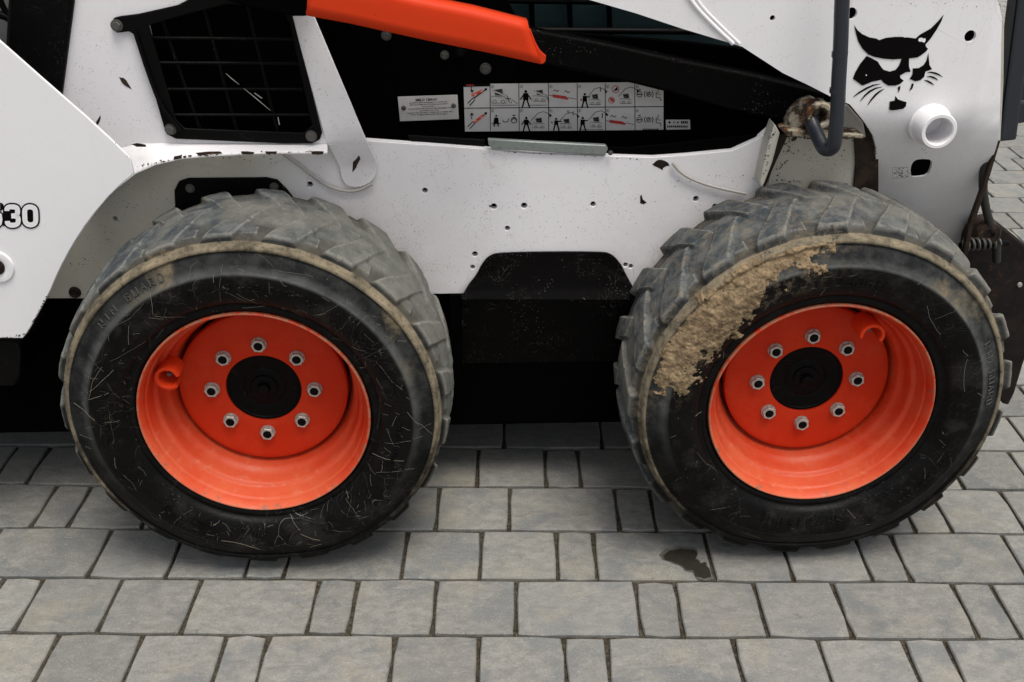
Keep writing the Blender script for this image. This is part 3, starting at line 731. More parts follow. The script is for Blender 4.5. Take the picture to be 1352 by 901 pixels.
# --- lift arm with the emblem
AY = .20
arm = [(-700,-560),(100,-258),(700,-30),(778,0),(840,18),(900,38),(980,62),(1034,97),(1070,114),(1097,128),(1122,138),(1141,161),(1153,180),(1157,196),(1156,214),(1149,238),(1144,256),(1130,330),(1130,420),(1240,420),(1268,350),(1279,298),(1300,240),(1315,196),(1318,184),(1320,150),(1322,60),(1323,24),(1320,8),(1312,-8),(1290,-22),(1100,-160),(900,-260),(-700,-900)]
def onfold(a, b, Y):
    q = P(a, b, Y)
    for _ in range(12): q = P(a, b, Y+armfold(*q))
    return q
kz = P(1230, 160, AY)[1]; kx = P(1303, 90, AY)[0]
def armfold(x, z):
    a = kz-z; S = .58; w2 = .035
    dy = 0 if a <= -w2 else (S*(a+w2)**2/(4*w2) if a < w2 else S*a)
    b = x-kx
    if b > -.004: dy += (b+.004)*.30*max(0, min(1, 1-(a+.012)/.062))
    return dy
cuts = [((0, 0, kz+t), (0, 0, 1)) for t in (.07, .05, .035, .026, .018, .009, 0, -.009, -.018, -.026, -.035, -.05, -.07)] + [((kx+t, 0, 0), (1, 0, 0)) for t in (-.03, -.012, -.004, .002, .008)]
arm_holes = [(1124,18,6.6),(1281,48,6.6),(1020,24,3.0)]
ah = [(P(a, b, AY)[0], P(a, b, AY)[1], r/600) for a, b, r in arm_holes]
oval = [P(1203+13*c_, 225+0, AY) for c_ in (0,)]
sq_hole = chaikin([(1202,222),(1206,213),(1214,210),(1231,211),(1230,222),(1225,232),(1212,234),(1203,234)], 1)
ah.append([onfold(a, b, AY) for a, b in sq_hole])
SOLVE[0] = 1
plate('lift_arm', arm, AY, .008, white_arm, LD, holes=ah, bevel=.0022, cuts=cuts, folds=[armfold], smooth=28)
SOLVE[0] = None
# inner side of the arm
plate('lift_arm_core', [(700,-60),(800,-10),(920,28),(1034,80),(1100,108),(1140,140),(1168,190),(1168,236),(1242,236),(1290,170),(1305,40),(1290,-10),(1100,-120)], AY+.13, .02, black_clean, LD, bevel=.003)
# right edge return of the arm, rust along the lower right
plate('arm_edge_plate', [(1317,184),(1321,187),(1302,250),(1284,303),(1276,345),(1264,420),(1258,420),(1272,335),(1279,298),(1300,240)], AY+.05, .012, grime, LD, bevel=.001)
plate('arm_edge_plate', [(1321,5),(1326,26),(1325,110),(1321,186),(1315,186),(1320,100),(1320,20)], AY+.035, .012, white_dirty, LD, bevel=.001)
# weld bead / cable along the arm
tube('weld_bead', [P3(905,-12,AY-.001), P3(917,8,AY-.001), P3(943,35,AY-.001), P3(968,58,AY-.001)], .0042, white_clean, LD, 8)
tube('weld_bead', [P3(914,-12,AY), P3(925,8,AY), P3(952,35,AY), P3(976,58,AY)], .003, white_clean, LD, 8)
# pivot pipe stub
px_, pz_ = P(1240, 174, AY-.045)
lathe('pivot_tube', [(.02, .042), (-.001, .0415), (-.004, .0385), (-.008, .0365), (-.042, .0355), (-.0455, .033), (-.0455, .0275), (-.043, .0255), (.14, .0250)], white_arm, LD, 48, loc=(px_, AY, pz_))
lathe('tube_plug', [(.139, .0262), (.138, 0)], black, LD, 32, loc=(px_, AY, pz_))
# --- emblem
em = Print(AY-.0008)
def E(l): return [(1120+a/6.436, 10+b/6.436) for a, b in l]
em.poly(E([(48,148),(80,195),(120,228),(180,255),(240,265),(262,278),(320,258),(400,250),(460,250),(480,256),(500,254),(572,264),(610,230),(700,180),(760,120),(812,60),(790,120),(750,190),(700,265),(655,315),(662,338),(678,350),(665,370),(620,405),(590,424),(560,429),(516,433),(455,437),(380,442),(300,436),(220,420),(170,400),(120,350),(85,290),(65,220)]), 1)
em.poly(E([(155,412),(200,432),(250,460),(275,500),(300,530),(350,545),(400,532),(430,495),(454,434),(516,430),(516,500),(530,548),(490,550),(440,578),(442,600),(472,622),(440,650),(400,665),(340,665),(300,640),(280,615),(200,632),(120,665),(38,605),(60,550),(100,480)]), 1.3)
em.poly(E([(680,385),(690,490),(712,525),(655,545),(645,590),(610,620),(570,628),(520,608),(545,570),(548,518),(600,515),(640,490),(665,450)]), 1)
em.poly(E([(420,680),(445,665),(438,700),(428,725)]), 1); em.poly(E([(540,645),(557,650),(545,690),(518,712),(530,680)]), 1)
em.poly(E([(400,750),(420,780),(460,795),(495,805),(490,840),(465,862),(380,875),(348,870),(352,800),(395,792)]), 1)
for a in ([(42,762),(90,725),(150,690),(210,662),(275,650)], [(100,798),(140,750),(180,715),(230,688),(288,675)], [(165,830),(195,785),(230,745),(265,715),(305,692)],
          [(672,555),(705,552),(740,560),(770,572),(800,592)], [(665,590),(695,588),(720,595),(745,606),(762,620)], [(645,620),(668,624),(690,635),(710,647),(728,660)]):
    em.stroke(E(a), 2.6, 1, taper=True)
em.poly(E([(592,280),(600,262),(625,256),(632,264),(655,262),(656,285),(642,300),(625,290),(605,292)]), 2.5, 1)
em.disc(E([(152,575)])[0], .9, 2.5, 1)
em.build('cat_emblem', [ink, white_clean], LD)
# small lettered tag scraps lower on the arm
tg = Print(AY+.025)
for i in range(26):
    a = 1180+random.random()*19; b = 222+random.random()*13
    tg.poly([(a, b), (a+random.uniform(1, 3), b), (a+random.uniform(1, 3), b+1), (a, b+1)], 1+i*.01)
tg.stroke([(1178,222),(1199,221),(1198,234),(1179,236)], .5, 1, closed=True)
tgo = tg.build('worn_sticker', [greyprint], LD)

# --- number decal
def num(Y):
    d = Print(Y)
    def A(l): return [(a/15.01, 255+b/15.01) for a, b in l]
    three = A([(140,355),(140,300),(180,275),(260,272),(325,285),(350,320),(350,400),(330,440),(280,452),(225,455)])
    three2 = A([(280,452),(335,462),(365,505),(362,590),(330,625),(260,640),(190,632),(150,600),(148,555)])
    zero = A([(490,340),(520,290),(590,270),(660,285),(705,330),(712,450),(712,560),(690,610),(610,635),(540,615),(500,570),(492,450)])
    five = A([(10,272),(-120,272),(-140,290),(-140,400),(-100,410),(-40,410),(0,440),(10,520),(0,600),(-40,640),(-120,640)])
    five = [(a-.6, b) for a, b in five]
    for g in (chaikin(three, 1, False), chaikin(three2, 1, False), five): d.stroke(g, 10.6, 1, 0, round_=True)
    d.stroke(chaikin(zero, 1), 10.6, 1.2, 0, closed=True)
    d.poly(A([(520,320),(690,320),(690,600),(520,600)]), 1.35, 0); d.poly(A([(60,250),(100,300),(100,650),(60,660)]), 1.3, 0); d.poly(A([(390,330),(470,330),(470,600),(390,600)]), 1.32, 0)
    d.poly(A([(90,390),(230,390),(230,520),(90,520)]), 1.34, 0); d.poly(A([(190,320),(300,320),(300,600),(190,600)]), 1.36, 0)
    for g in (chaikin(three, 1, False), chaikin(three2, 1, False)): d.stroke(g, 6.6, 2, 1)
    d.stroke(five, 6.6, 2, 1); d.disc(A([(292,457)])[0], 3.3, 2.6, 1)
    d.stroke(chaikin(zero, 1), 6.6, 2.2, 1, closed=True)
    d.build('number_decal', [ink, white_clean], LD)
num(FY-.0008)

# --- rating plate and instruction decal
rp = Print(RC-.004)
plate('rating_plate', [(525,128),(604,125.5),(606,157.5),(528,160.5)], RC-.004, .0015, platem, LD, bevel=.0006)
def R_(u, v):   # plate coords 0..1
    a = lerp2((525,128), (604,125.5), u); b = lerp2((528,160.5), (606,157.5), u); return lerp2(a, b, v)
FONT = {'B':[[(0,0),(0,1),(.8,.9),(.8,.6),(0,.5),(.9,.4),(.9,.05),(0,0)]],'O':[[(.1,0),(.9,0),(.9,1),(.1,1),(.1,0)]],'C':[[(.9,1),(.1,1),(.1,0),(.9,0)]],
 'A':[[(0,0),(.5,1),(1,0)],[(.2,.4),(.8,.4)]],'T':[[(0,1),(1,1)],[(.5,1),(.5,0)]],'M':[[(0,0),(0,1),(.5,.4),(1,1),(1,0)]],'P':[[(0,0),(0,1),(.9,1),(.9,.5),(0,.5)]],
 'N':[[(0,0),(0,1),(1,0),(1,1)]],'Y':[[(0,1),(.5,.5),(1,1)],[(.5,.5),(.5,0)]],'R':[[(0,0),(0,1),(.9,1),(.9,.5),(0,.5),(1,0)]],'I':[[(.5,0),(.5,1)]],
 'G':[[(.9,.9),(.1,1),(.1,0),(.9,0),(.9,.5),(.5,.5)]],'U':[[(0,1),(0,0),(1,0),(1,1)]],'D':[[(0,0),(0,1),(.7,1),(1,.5),(.7,0),(0,0)]],' ':[], '-':[[(.2,.5),(.8,.5)]]}
t = 'BOBCAT COMPANY'; 
for i, chh in enumerate(t):
    for s in FONT[chh]:
        rp.stroke([R_(.30+(i+.72*x)*.0255, .20-.085*(y-.0)) for x, y in s], .75, 1+i*.001)
for k, (a, b) in enumerate(((.19,.80),(.19,.81),(.40,.60),(.155,.86),(.35,.66),(.13,.90),(.20,.81))):
    v = .27+k*.082; u = a
    while u < b:
        wdt = random.uniform(.008, .02)
        rp.stroke([R_(u, v+random.uniform(-.01, .01)), R_(u+wdt, v+random.uniform(-.01, .01))], random.uniform(.9, 1.5), 1+u*.1, 1); u += wdt+random.choice((.004, .006, .014))
rp.build('plate_lettering', [ink, greyprint], LD)
for u, v in ((.085,.46),(.925,.44)):
    a, b = R_(u, v); x, z = P(a, b, RC-.004); lathe('rivet', [(-.0006, .0052), (-.003, .0045), (-.004, .002), (-.003, .0015), (-.003, 0)], boltm, LD, 14, loc=(x, RC-.004, z))
DY = RC-.003
dec = [(612,112),(838,109),(876,112),(876,172),(614,174)]
plate('instruction_decal', [(612,112),(647,111),(838,109),(876,112),(876,171.5),(840,172),(614,174)], DY, .001, labelm, LD, bevel=0)
dp = Print(DY-.0001)
cx_ = [612.6,647,685,724,762,799,838,875]; K = 0; RD, ORG, GR, WH = 1, 2, 3, 4
for x_ in cx_[1:-1]: dp.stroke([(x_,110),(x_+.5,173)], .9, 1.5)
dp.stroke([(613,143),(876,141)], 1.1, 1.4)
dp.poly([(612,111),(646.5,110),(646.5,114.2),(612,115)], 1.2)
for i in range(6): dp.poly([(616+i*1.7,111.6),(617+i*1.7,111.6),(617+i*1.7,113.6),(616+i*1.7,113.6)], 1.6, RD)
def cell(i, j):
    x0, x1 = cx_[i]+1, cx_[i+1]-1; y0, y1 = (112, 142) if j == 0 else (144, 172.5)
    return lambda u, v: (x0+(x1-x0)*u, y0+(y1-y0)*v)
def st(c, l, wdt, lay=2, mi=0, **k): dp.stroke([c(u, v) for u, v in l], wdt*1.35, lay, mi, **k)
def pg(c, l, lay=2, mi=0): dp.poly([c(u, v) for u, v in l], lay, mi)
def person(c, u, v, s=1, arms=0):
    dp.disc(c(u, v), 1.9*s, 2.1)
    pg(c, [(u-.09*s, v+.07), (u+.09*s, v+.07), (u+.10*s, v+.38*s), (u-.10*s, v+.38*s)])
    if arms: st(c, [(u, v+.12), (u+.2, v+.12)], 1.1, 2.2)
    else: st(c, [(u-.05, v+.1), (u-.2*s, v+.36*s)], 1.1, 2.2); st(c, [(u+.05, v+.1), (u+.2*s, v+.36*s)], 1.1, 2.3)
    st(c, [(u-.04, v+.34*s), (u-.13*s, v+.72*s)], 1.4, 2.4); st(c, [(u+.04, v+.34*s), (u+.14*s, v+.72*s)], 1.4, 2.5)
def machine(c, u, v, s=1, raised=False):
    pg(c, [(u, v), (u+.32*s, v-.04), (u+.36*s, v+.28*s), (u+.04, v+.26*s)], 2, 3); st(c, [(u+.06, v+.06), (u+.26*s, v+.04), (u+.28*s, v+.2*s), (u+.1, v+.2*s)], .9, 2.6)
    st(c, [(u-.1, v+.3*s), (u+.45*s, v+.34*s), (u+.48*s, v+.62*s), (u-.1, v+.62*s)], .5, 2.2, 3, closed=True)
    dp.ring(c(u+.02, v+.55*s), 2.3*s, .7, 2.3, 3); dp.ring(c(u+.34*s, v+.56*s), 2.3*s, .7, 2.3, 3)
    if raised: st(c, [(u-.15, v+.1), (u+.1, v-.25), (u+.3, v-.32), (u+.55, v-.18)], .6, 2.7, 3); pg(c, [(u+.48, v-.22), (u+.6, v-.14), (u+.52, v-.05)], 2.8)
    else: st(c, [(u-.08, v+.02), (u+.5*s, v+.3*s)], 1.6, 2.8, 4); st(c, [(u-.08, v+.0), (u+.5*s, v+.27*s)], .4, 2.9, 3); st(c, [(u+.5*s, v+.27*s), (u+.6*s, v+.6*s)], .6, 2.9)
for j in (0, 1):
    c = cell(0, j); d_ = .08*j
    st(c, [(.12,.82),(.32,.6),(.42,.66),(.2,.92)], .9, 2); st(c, [(.36,.6),(.88,.2)], 1.0, 2.1); dp.disc(c(.86,.2), 1.7, 2.3)
    if j == 0: pg(c, [(.26,.42),(.7,.2),(.75,.3),(.32,.54)], 2.2, ORG)
    else: pg(c, [(.36,.56),(.74,.24),(.82,.32),(.42,.68)], 2.2, ORG)
    for q in (0, 1, 2): st(c, [(.40+q*.13-(.0),.40-q*.07+.12*j),(.46+q*.13,.46-q*.07+.1*j)], 1.0, 2.4, WH if q != 1 else RD)
    st(c, [(.3,.05+.3*j),(.26,.16+.2*j),(.3,.3+.18*j)], .8, 2.2); 
    if j == 0: pg(c, [(.22,.24),(.38,.24),(.3,.36)], 2.3)
    else: pg(c, [(.2,.3),(.38,.3),(.29,.16)], 2.3)
c = cell(1,0); machine(c, .12, .22, .95); st(c, [(.56,.62),(.74,.62)], .8, 2.2); st(c, [(.74,.84),(.78,.66),(.98,.84)], .6, 2.2, 3); st(c, [(.02,.9),(.98,.9)], .5, 2.1)
c = cell(2,0); person(c, .22, .3, 1); machine(c, .58, .26, .75); st(c, [(.3,.9),(.98,.9)], .5, 2.1)
for i, j, v in ((3,0,.42),(5,1,.5)):
    c = cell(i,j); pg(c, [(.12,v),(.6,v+.08),(.72,v+.2),(.68,v+.24),(.14,v+.14)], 2.2, RD); st(c, [(.7,v+.14),(1,v+.22)], .5, 2.1); st(c, [(0,v+.04),(.14,v+.08)], .5, 2.1)
    st(c, [(.16,v-.14),(.22,v-.2),(.3,v-.12),(.36,v-.18)], .8, 2.1); st(c, [(.56,v-.1),(.62,v-.16),(.7,v-.06),(.76,v-.12)], .8, 2.1)
c = cell(4,0); person(c, .26, .42, .85, 1); machine(c, .52, .44, .7, True); dp.disc(c(.12,.66), 1.4, 2.1, RD); st(c, [(.84,.1),(.86,.3)], .8, 2.2)
c = cell(5,0); dp.ring(c(.34,.2), 4.6, .9, 2.2, RD); pg(c, [(.26,.28),(.4,.08),(.42,.24)], 2.3); dp.ring(c(.2,.68), 4.0, .9, 2.2, RD); pg(c, [(.12,.58),(.26,.6),(.3,.76),(.18,.74)], 2.3, RD); machine(c, .6, .42, .65, True)
c = cell(1,1); dp.disc(c(.2,.32), 1.3, 2.1); pg(c, [(.13,.4),(.27,.4),(.3,.66),(.1,.66)]); st(c, [(.04,.68),(.36,.68)], .8, 2.2); st(c, [(.14,.7),(.12,.82)], 1.1, 2.3); st(c, [(.26,.7),(.28,.82)], 1.1, 2.3)
st(c, [(.44,.5),(.46,.6),(.62,.6),(.66,.44)], .8, 2.1); dp.ring(c(.85,.52), 3.7, 1.0, 2.2); st(c, [(.78,.5),(.85,.42),(.92,.5)], .8, 2.3); st(c, [(.8,.3),(.9,.3)], 1.0, 2.3)
c = cell(2,1); person(c, .24, .42, .85); machine(c, .56, .44, .7, True)
c = cell(3,1); person(c, .26, .46, .75, 1); machine(c, .52, .48, .65, True); dp.ring(c(.7,.12), 1.3, .6, 2.2); st(c, [(.88,.1),(.88,.3)], .7, 2.2); dp.disc(c(.1,.62), 1.2, 2.2, 3)
c = cell(4,1); person(c, .18, .42, .85, 1); machine(c, .56, .4, .7, True); st(c, [(.92,.2),(.92,.42)], .9, 2.2); st(c, [(.05,.95),(.95,.95)], .4, 2.1)
for j, vv in ((0,.42),(1,.50)):
    c = cell(6,j)
    dp.ring(c(.15,vv), 3.6, .9, 2.2); st(c, [(.07,vv),(.23,vv)], 1.1, 2.3); st(c, [(.1,vv-.2),(.2,vv-.2)], .9, 2.3)
    dp.ring(c(.5,vv), 3.0, .8, 2.2)
    st(c, [(.47,vv+.09),(.47,vv-.08),(.53,vv-.07),(.53,vv+.01),(.47,vv+.01)], .7, 2.4)
    for s_ in (-1, 1): st(c, [(.5+s_*.13,vv-.14),(.5+s_*.17,vv),(.5+s_*.13,vv+.14)], .8, 2.2)
    st(c, [(.78,vv-.1),(.78,vv+.14),(.94,vv+.16),(.96,vv+.3)], .9, 2.2, GR if j else GR); st(c, [(.86,vv-.24),(.84,vv),(.96,vv+.02)], .7, 2.3, 3)
for (i, j) in [(a, b) for a in range(1, 7) for b in (0, 1)]:
    c = cell(i, j); dp.stroke([c(.02,.02), c(.11,.02), c(.11,.14), c(.02,.14)], .45, 2.0, 0, closed=True); st(c, [(.06,.05),(.06,.12)], .5, 2.1)
for i in range(10): dp.poly([(849+i*2.1,170),(850.4+i*2.1,170),(850.2+i*2.1,172),(848.8+i*2.1,172)], 2.2)
dp.build('decal_pictograms', [ink, redprint, orprint, greyprint, labelm], LD)
plate('part_number_label', [(879,158.5),(911,158.5),(911.5,171),(879.5,171.5)], DY, .001, labelm, LD, bevel=0)
lp = Print(DY-.0001)
lp.disc((884,161.8), 1.6, 1); lp.ring((890,161.8), 1.3, .6, 1); lp.disc((895,161.8), 1.3, 1)
for i in range(4): lp.poly([(899+i*2.4,160),(900.9+i*2.4,160),(900.9+i*2.4,163.4),(899+i*2.4,163.4)], 1)
for i in range(11): lp.poly([(881+i*2.5,166),(882.9+i*2.5,166),(882.6+i*2.5,168.6),(880.8+i*2.5,168.6)], 1)
lp.build('label_print', [ink], LD)

# --- bracket, hook pipe and rusty corner at the front
plate('front_face_plate', [(1024,200),(1040,176),(1143,176),(1150,262),(1010,262)], .262, .008, white_dirty, LD, bevel=.001)
plate('front_brace', [(1023,164),(1030,176),(1020,214),(1009,243),(1005,249),(1003,240),(1012,200),(1018,178)], .225, .045, white_dirty, LD, bevel=.002)
plate('brace_edge_rust', [(1031,178),(1041,178),(1021,222),(1010,248),(1007,244),(1018,210)], .258, .004, grime, LD, bevel=.001)  # rust along the dark edge of the brace
plate('rusty_gusset', [(1128,178),(1143,166),(1160,190),(1160,260),(1126,262),(1130,215)], .255, .006, grime, LD, bevel=.001)
plate('bracket_shelf', [(1033,174),(1042,171),(1080,174),(1140,178),(1142,184),(1095,184),(1040,181)], .205, .05, rust_white, LD, bevel=.003)
plate('bracket_casting', [(1037,175),(1039,160),(1047,145),(1060,134),(1072,130),(1082,134),(1084,170),(1078,176)], .225, .03, rust_white, LD, bevel=.005)
plate('bracket_backplate', [(1082,135),(1120,139),(1140,162),(1144,182),(1082,182)], .25, .01, white_dirty, LD, bevel=.003)
x, z = P(1080, 153, .20)
lathe('bracket_eye', [(.03, .027), (-.002, .027), (-.006, .024), (-.006, .018), (-.003, .0165), (.03, .0165), (.03, 0)], rust_white, LD, 32, loc=(x+.003, .20, z))
# hook pipe
HP = .12
tube('hook_pipe', [P3(1118,-90,HP), P3(1112,-10,HP), P3(1110,60,HP), P3(1107,110,HP), P3(1106,150,HP), P3(1103,178,HP), P3(1101,196,HP+.004), P3(1089,199,HP+.016), P3(1082,186,HP+.04), P3(1076,172,HP+.07), P3(1070,158,HP+.09)], .0135, slate_blue, LD, 18, 2)
a = Vector(P3(1109,68,HP)); b = Vector(P3(1108.5,75,HP)); tube('pipe_collar', [a, b], .0145, slate_blue, LD, 18, 0)
a = Vector(P3(1106,116,HP)); b = Vector(P3(1105.6,122,HP)); tube('pipe_collar', [a, b], .0145, slate_blue, LD, 18, 0)
# --- cables
tube('cable', [P3(374,204,.262), P3(395,218,.262), P3(412,232,.262), P3(432,246,.262), P3(455,253,.262), P3(474,252,.262), P3(492,243,.258)], .0032, wirem, LD, 8)
tube('cable', [P3(888,216,.262), P3(900,230,.262), P3(925,242,.262), P3(955,250,.262), P3(985,256,.262)], .0032, wirem, LD, 8)

# --- paint chips worn through to rusty metal (each a thin scab)
def chip(l, Y, mat=None, parent=LD):
    pr = Print(Y); pts = []
    for a, b in zip(l, l[1:]+l[:1]):
        pts.append(a); pts.append(((a[0]+b[0])/2+random.uniform(-.8, .8), (a[1]+b[1])/2+random.uniform(-.8, .8)))
    pr.poly(pts, 1); pr.build('paint_chip', [mat or grime], LD)
CF = SF-.0004
chip([(861,217),(866,213),(873,211),(882,215),(884,219),(877,221),(875,225),(868,221)], CF)
chip([(845,260),(847,257),(849,264),(854,268),(850,270),(845,268)], CF, rust_dark)
chip([(90,323),(100,327),(112,331),(122,335),(131,341),(135,351),(128,349),(118,341),(106,335)], CF)
chip([(128,330),(134,337),(137,345),(133,344)], CF); chip([(70,382),(77,378),(76,384),(70,390)], CF)
chip([(466,214),(474,205),(476,210),(470,222),(465,228)], UPY-.005)
chip([(157,102),(163,103),(169,110),(174,118),(168,115),(160,108)], UPY-.0004)
chip([(173,191),(181,189),(192,191),(193,194),(180,194)], .2045)
chip([(127,161),(133,151),(133,156),(128,166)], UPY-.0004)
for l in ([(230,206.5),(241,204),(240,209),(229,211)], [(258,202),(290,200),(294,203),(262,206)], [(318,200),(336,201),(334,204),(320,204)], [(350,200),(366,200),(364,204),(352,204)], [(410,200),(428,200),(426,204),(412,204)]):
    chip(l, .2045)
for l in ([(285,214),(292,210),(294,216),(288,220)], [(320,208),(342,209),(340,215),(328,217),(322,213)], [(175,208),(184,212),(182,218),(176,214)]): chip(l, CF)
chip([(645,270),(648,271.5),(650,274),(646,273)], CF)
scrm = simple('bare_metal_scratch', (.30, .29, .27), .5)
def chip_scatter(line, n_, Y, spread, mat, rmax=1.6):
    pr = Print(Y)
    for i in range(n_):
        s_ = random.random()*(len(line)-1); k = min(int(s_), len(line)-2); a, b = lerp2(line[k], line[k+1], s_-k)
        a += random.gauss(0, spread); b += random.gauss(0, spread*.6); r = random.uniform(.35, rmax); m_ = random.randint(5, 8); an = random.random()*6; st_ = random.uniform(.4, 1)
        pr.poly([(a+r*random.uniform(.5, 1.2)*cos(an+2*pi*q/m_), b+st_*r*random.uniform(.5, 1.2)*sin(an+2*pi*q/m_)) for q in range(m_)], 1+i*.01)
    o = pr.build('paint_chips', [mat], LD); o['kind'] = 'stuff'
chip_scatter([(186,220),(240,207),(310,202.5),(430,200.5)], 60, .2043, 1.2, rust_dark, 1.9)
chip_scatter([(190,200),(300,208),(380,212)], 40, CF-.001, 7, grime, 1.3)
chip_scatter([(90,350),(120,345),(150,300),(180,262)], 34, CF-.001, 9, grime, 1.2)
chip_scatter([(62,392),(48,418),(36,440),(14,446),(0,446.5)], 50, FY-.0004, .9, grime, 1.7)
chip_scatter([(134,172),(184,222),(150,254),(120,290)], 16, FY-.0004, .8, grime, .9)
chip_scatter([(640,290),(760,300),(860,270)], 50, CF, 26, grime, .8)
chip_scatter([(500,215),(560,330),(590,370)], 34, CF, 13, grime, .8)
chip_scatter([(870,235),(980,235)], 30, CF, 9, grime, .9)
chip_scatter([(660,200),(720,204),(800,208),(860,211)], 26, CF, 1.0, grime, 1.2)
chip_scatter([(1145,170),(1156,196),(1154,216)], 26, AY-.0004, 1.2, rust_dark, 1.5)
chip_scatter([(1170,6),(1240,4),(1300,10)], 20, AY-.0004, 4, grime, 1.2)
chip_scatter([(1020,172),(1012,210),(1006,246)], 26, .2245, 2.0, rust_dark, 1.7)
chip_scatter([(1046,181),(1040,200),(1026,236)], 40, .2615, 3, grime, 2.0)
chip_scatter([(1040,182),(1090,183),(1130,184)], 40, .2615, 2.2, rust_dark, 2.4)
chip_scatter([(1022,238),(1060,240),(1120,244)], 26, .2615, 1.5, grime, 1.6)
chip_scatter([(1045,200),(1090,215),(1120,205)], 26, .2615, 9, grime, 1.3)
chip_scatter([(1216,196),(1222,201),(1235,203)], 7, AY-.012, 1.2, grime, .9)
# scratches glinting on the grille
for l in ([(298,97),(306,104),(316,112)], [(322,117),(338,130),(357,146)], [(367,155),(369,165)], [(192,90),(198,102),(203,117)], [(226,158),(238,171)], [(336,123),(346,130)]):
    gs = Print(UPY-.0095); gs.stroke(l, 1.3, 1, taper=len(l) > 2); gs.build('grille_scratch', [scrm], LD)

# --- front attachment pieces seen past the arm
plate('attachment_plate', [(1270,345),(1276,312),(1284,296),(1296,289),(1312,290),(1330,304),(1362,330),(1380,345),(1376,420),(1352,480),(1340,520),(1332,536),(1324,534),(1300,490),(1268,420)], .34, .03, rust_dark, LD, bevel=.006)
x, z = P(1346, 376, .338); lathe('plate_pin', [(0, .006), (-.004, .005), (-.005, 0)], zinc, LD, 12, loc=(x, .338, z))
lathe('pivot_boss', [(.02, .03), (-.02, .03), (-.026, .024), (-.026, .012), (-.02, .01), (-.02, 0)], grime, LD, 28, loc=(*P(1300, 300, .31)[:1], .31, P(1300, 304, .31)[1]))
sp = []
for i in range(96):
    t = i/95; a = t*6.5*2*pi; base_ = Vector(P3(1273+t*46, 323-t*2, .27+.03*t)); r = .013-.003*t
    sp.append(tuple(base_+Vector((0, r*cos(a), r*sin(a)))))
tube('coil_spring', sp, .0028, boltm, LD, 6, 0)
tube('spring_rod', [P3(1268,324,.27), P3(1330,321,.31)], .0065, black, LD, 10, 0)
tube('hydraulic_hose', [P3(1302,205,.27), P3(1297,240,.27), P3(1300,270,.28), P3(1307,295,.29), P3(1316,315,.30), P3(1316,345,.31)], .009, hosem, LD, 10)
tube('pin_clip', [P3(1272,318,.262), P3(1271,332,.262), P3(1273,345,.262)], .002, zinc, LD, 6)
# slate blue post at the far right
def beam(name, p, q, wd, dp_, mat):
    p = Vector(p); q = Vector(q); t = (q-p).normalized(); s = t.cross(Vector((0, 1, 0))).normalized(); d = Vector((0, 1, 0))
    v = []
    for e in (p, q):
        for a, b in ((-1, 0), (1, 0), (1, 1), (-1, 1)): v.append(tuple(e+s*(a*wd/2)+d*(b*dp_)))
    f = [(0, 1, 2, 3), (7, 6, 5, 4)]+[(i, 4+i, 4+(i+1) % 4, (i+1) % 4) for i in range(4)]
    bm = bmesh.new(); vs = [bm.verts.new(x) for x in v]
    for ff in f: bm.faces.new([vs[i] for i in ff])
    bmesh.ops.recalc_face_normals(bm, faces=bm.faces[:])
    return from_bm(name, bm, mat, LD, bevel=.006)
beam('attachment_post', P3(1331,187,.36), P3(1372,-120,.36), .038, .05, slate_blue)
beam('attachment_rail', P3(1342,150,.40), P3(1480,130,.40), .05, .05, slate_blue)
beam('attachment_post', P3(1352,160,.41), P3(1395,-120,.41), .045, .05, slate_blue)

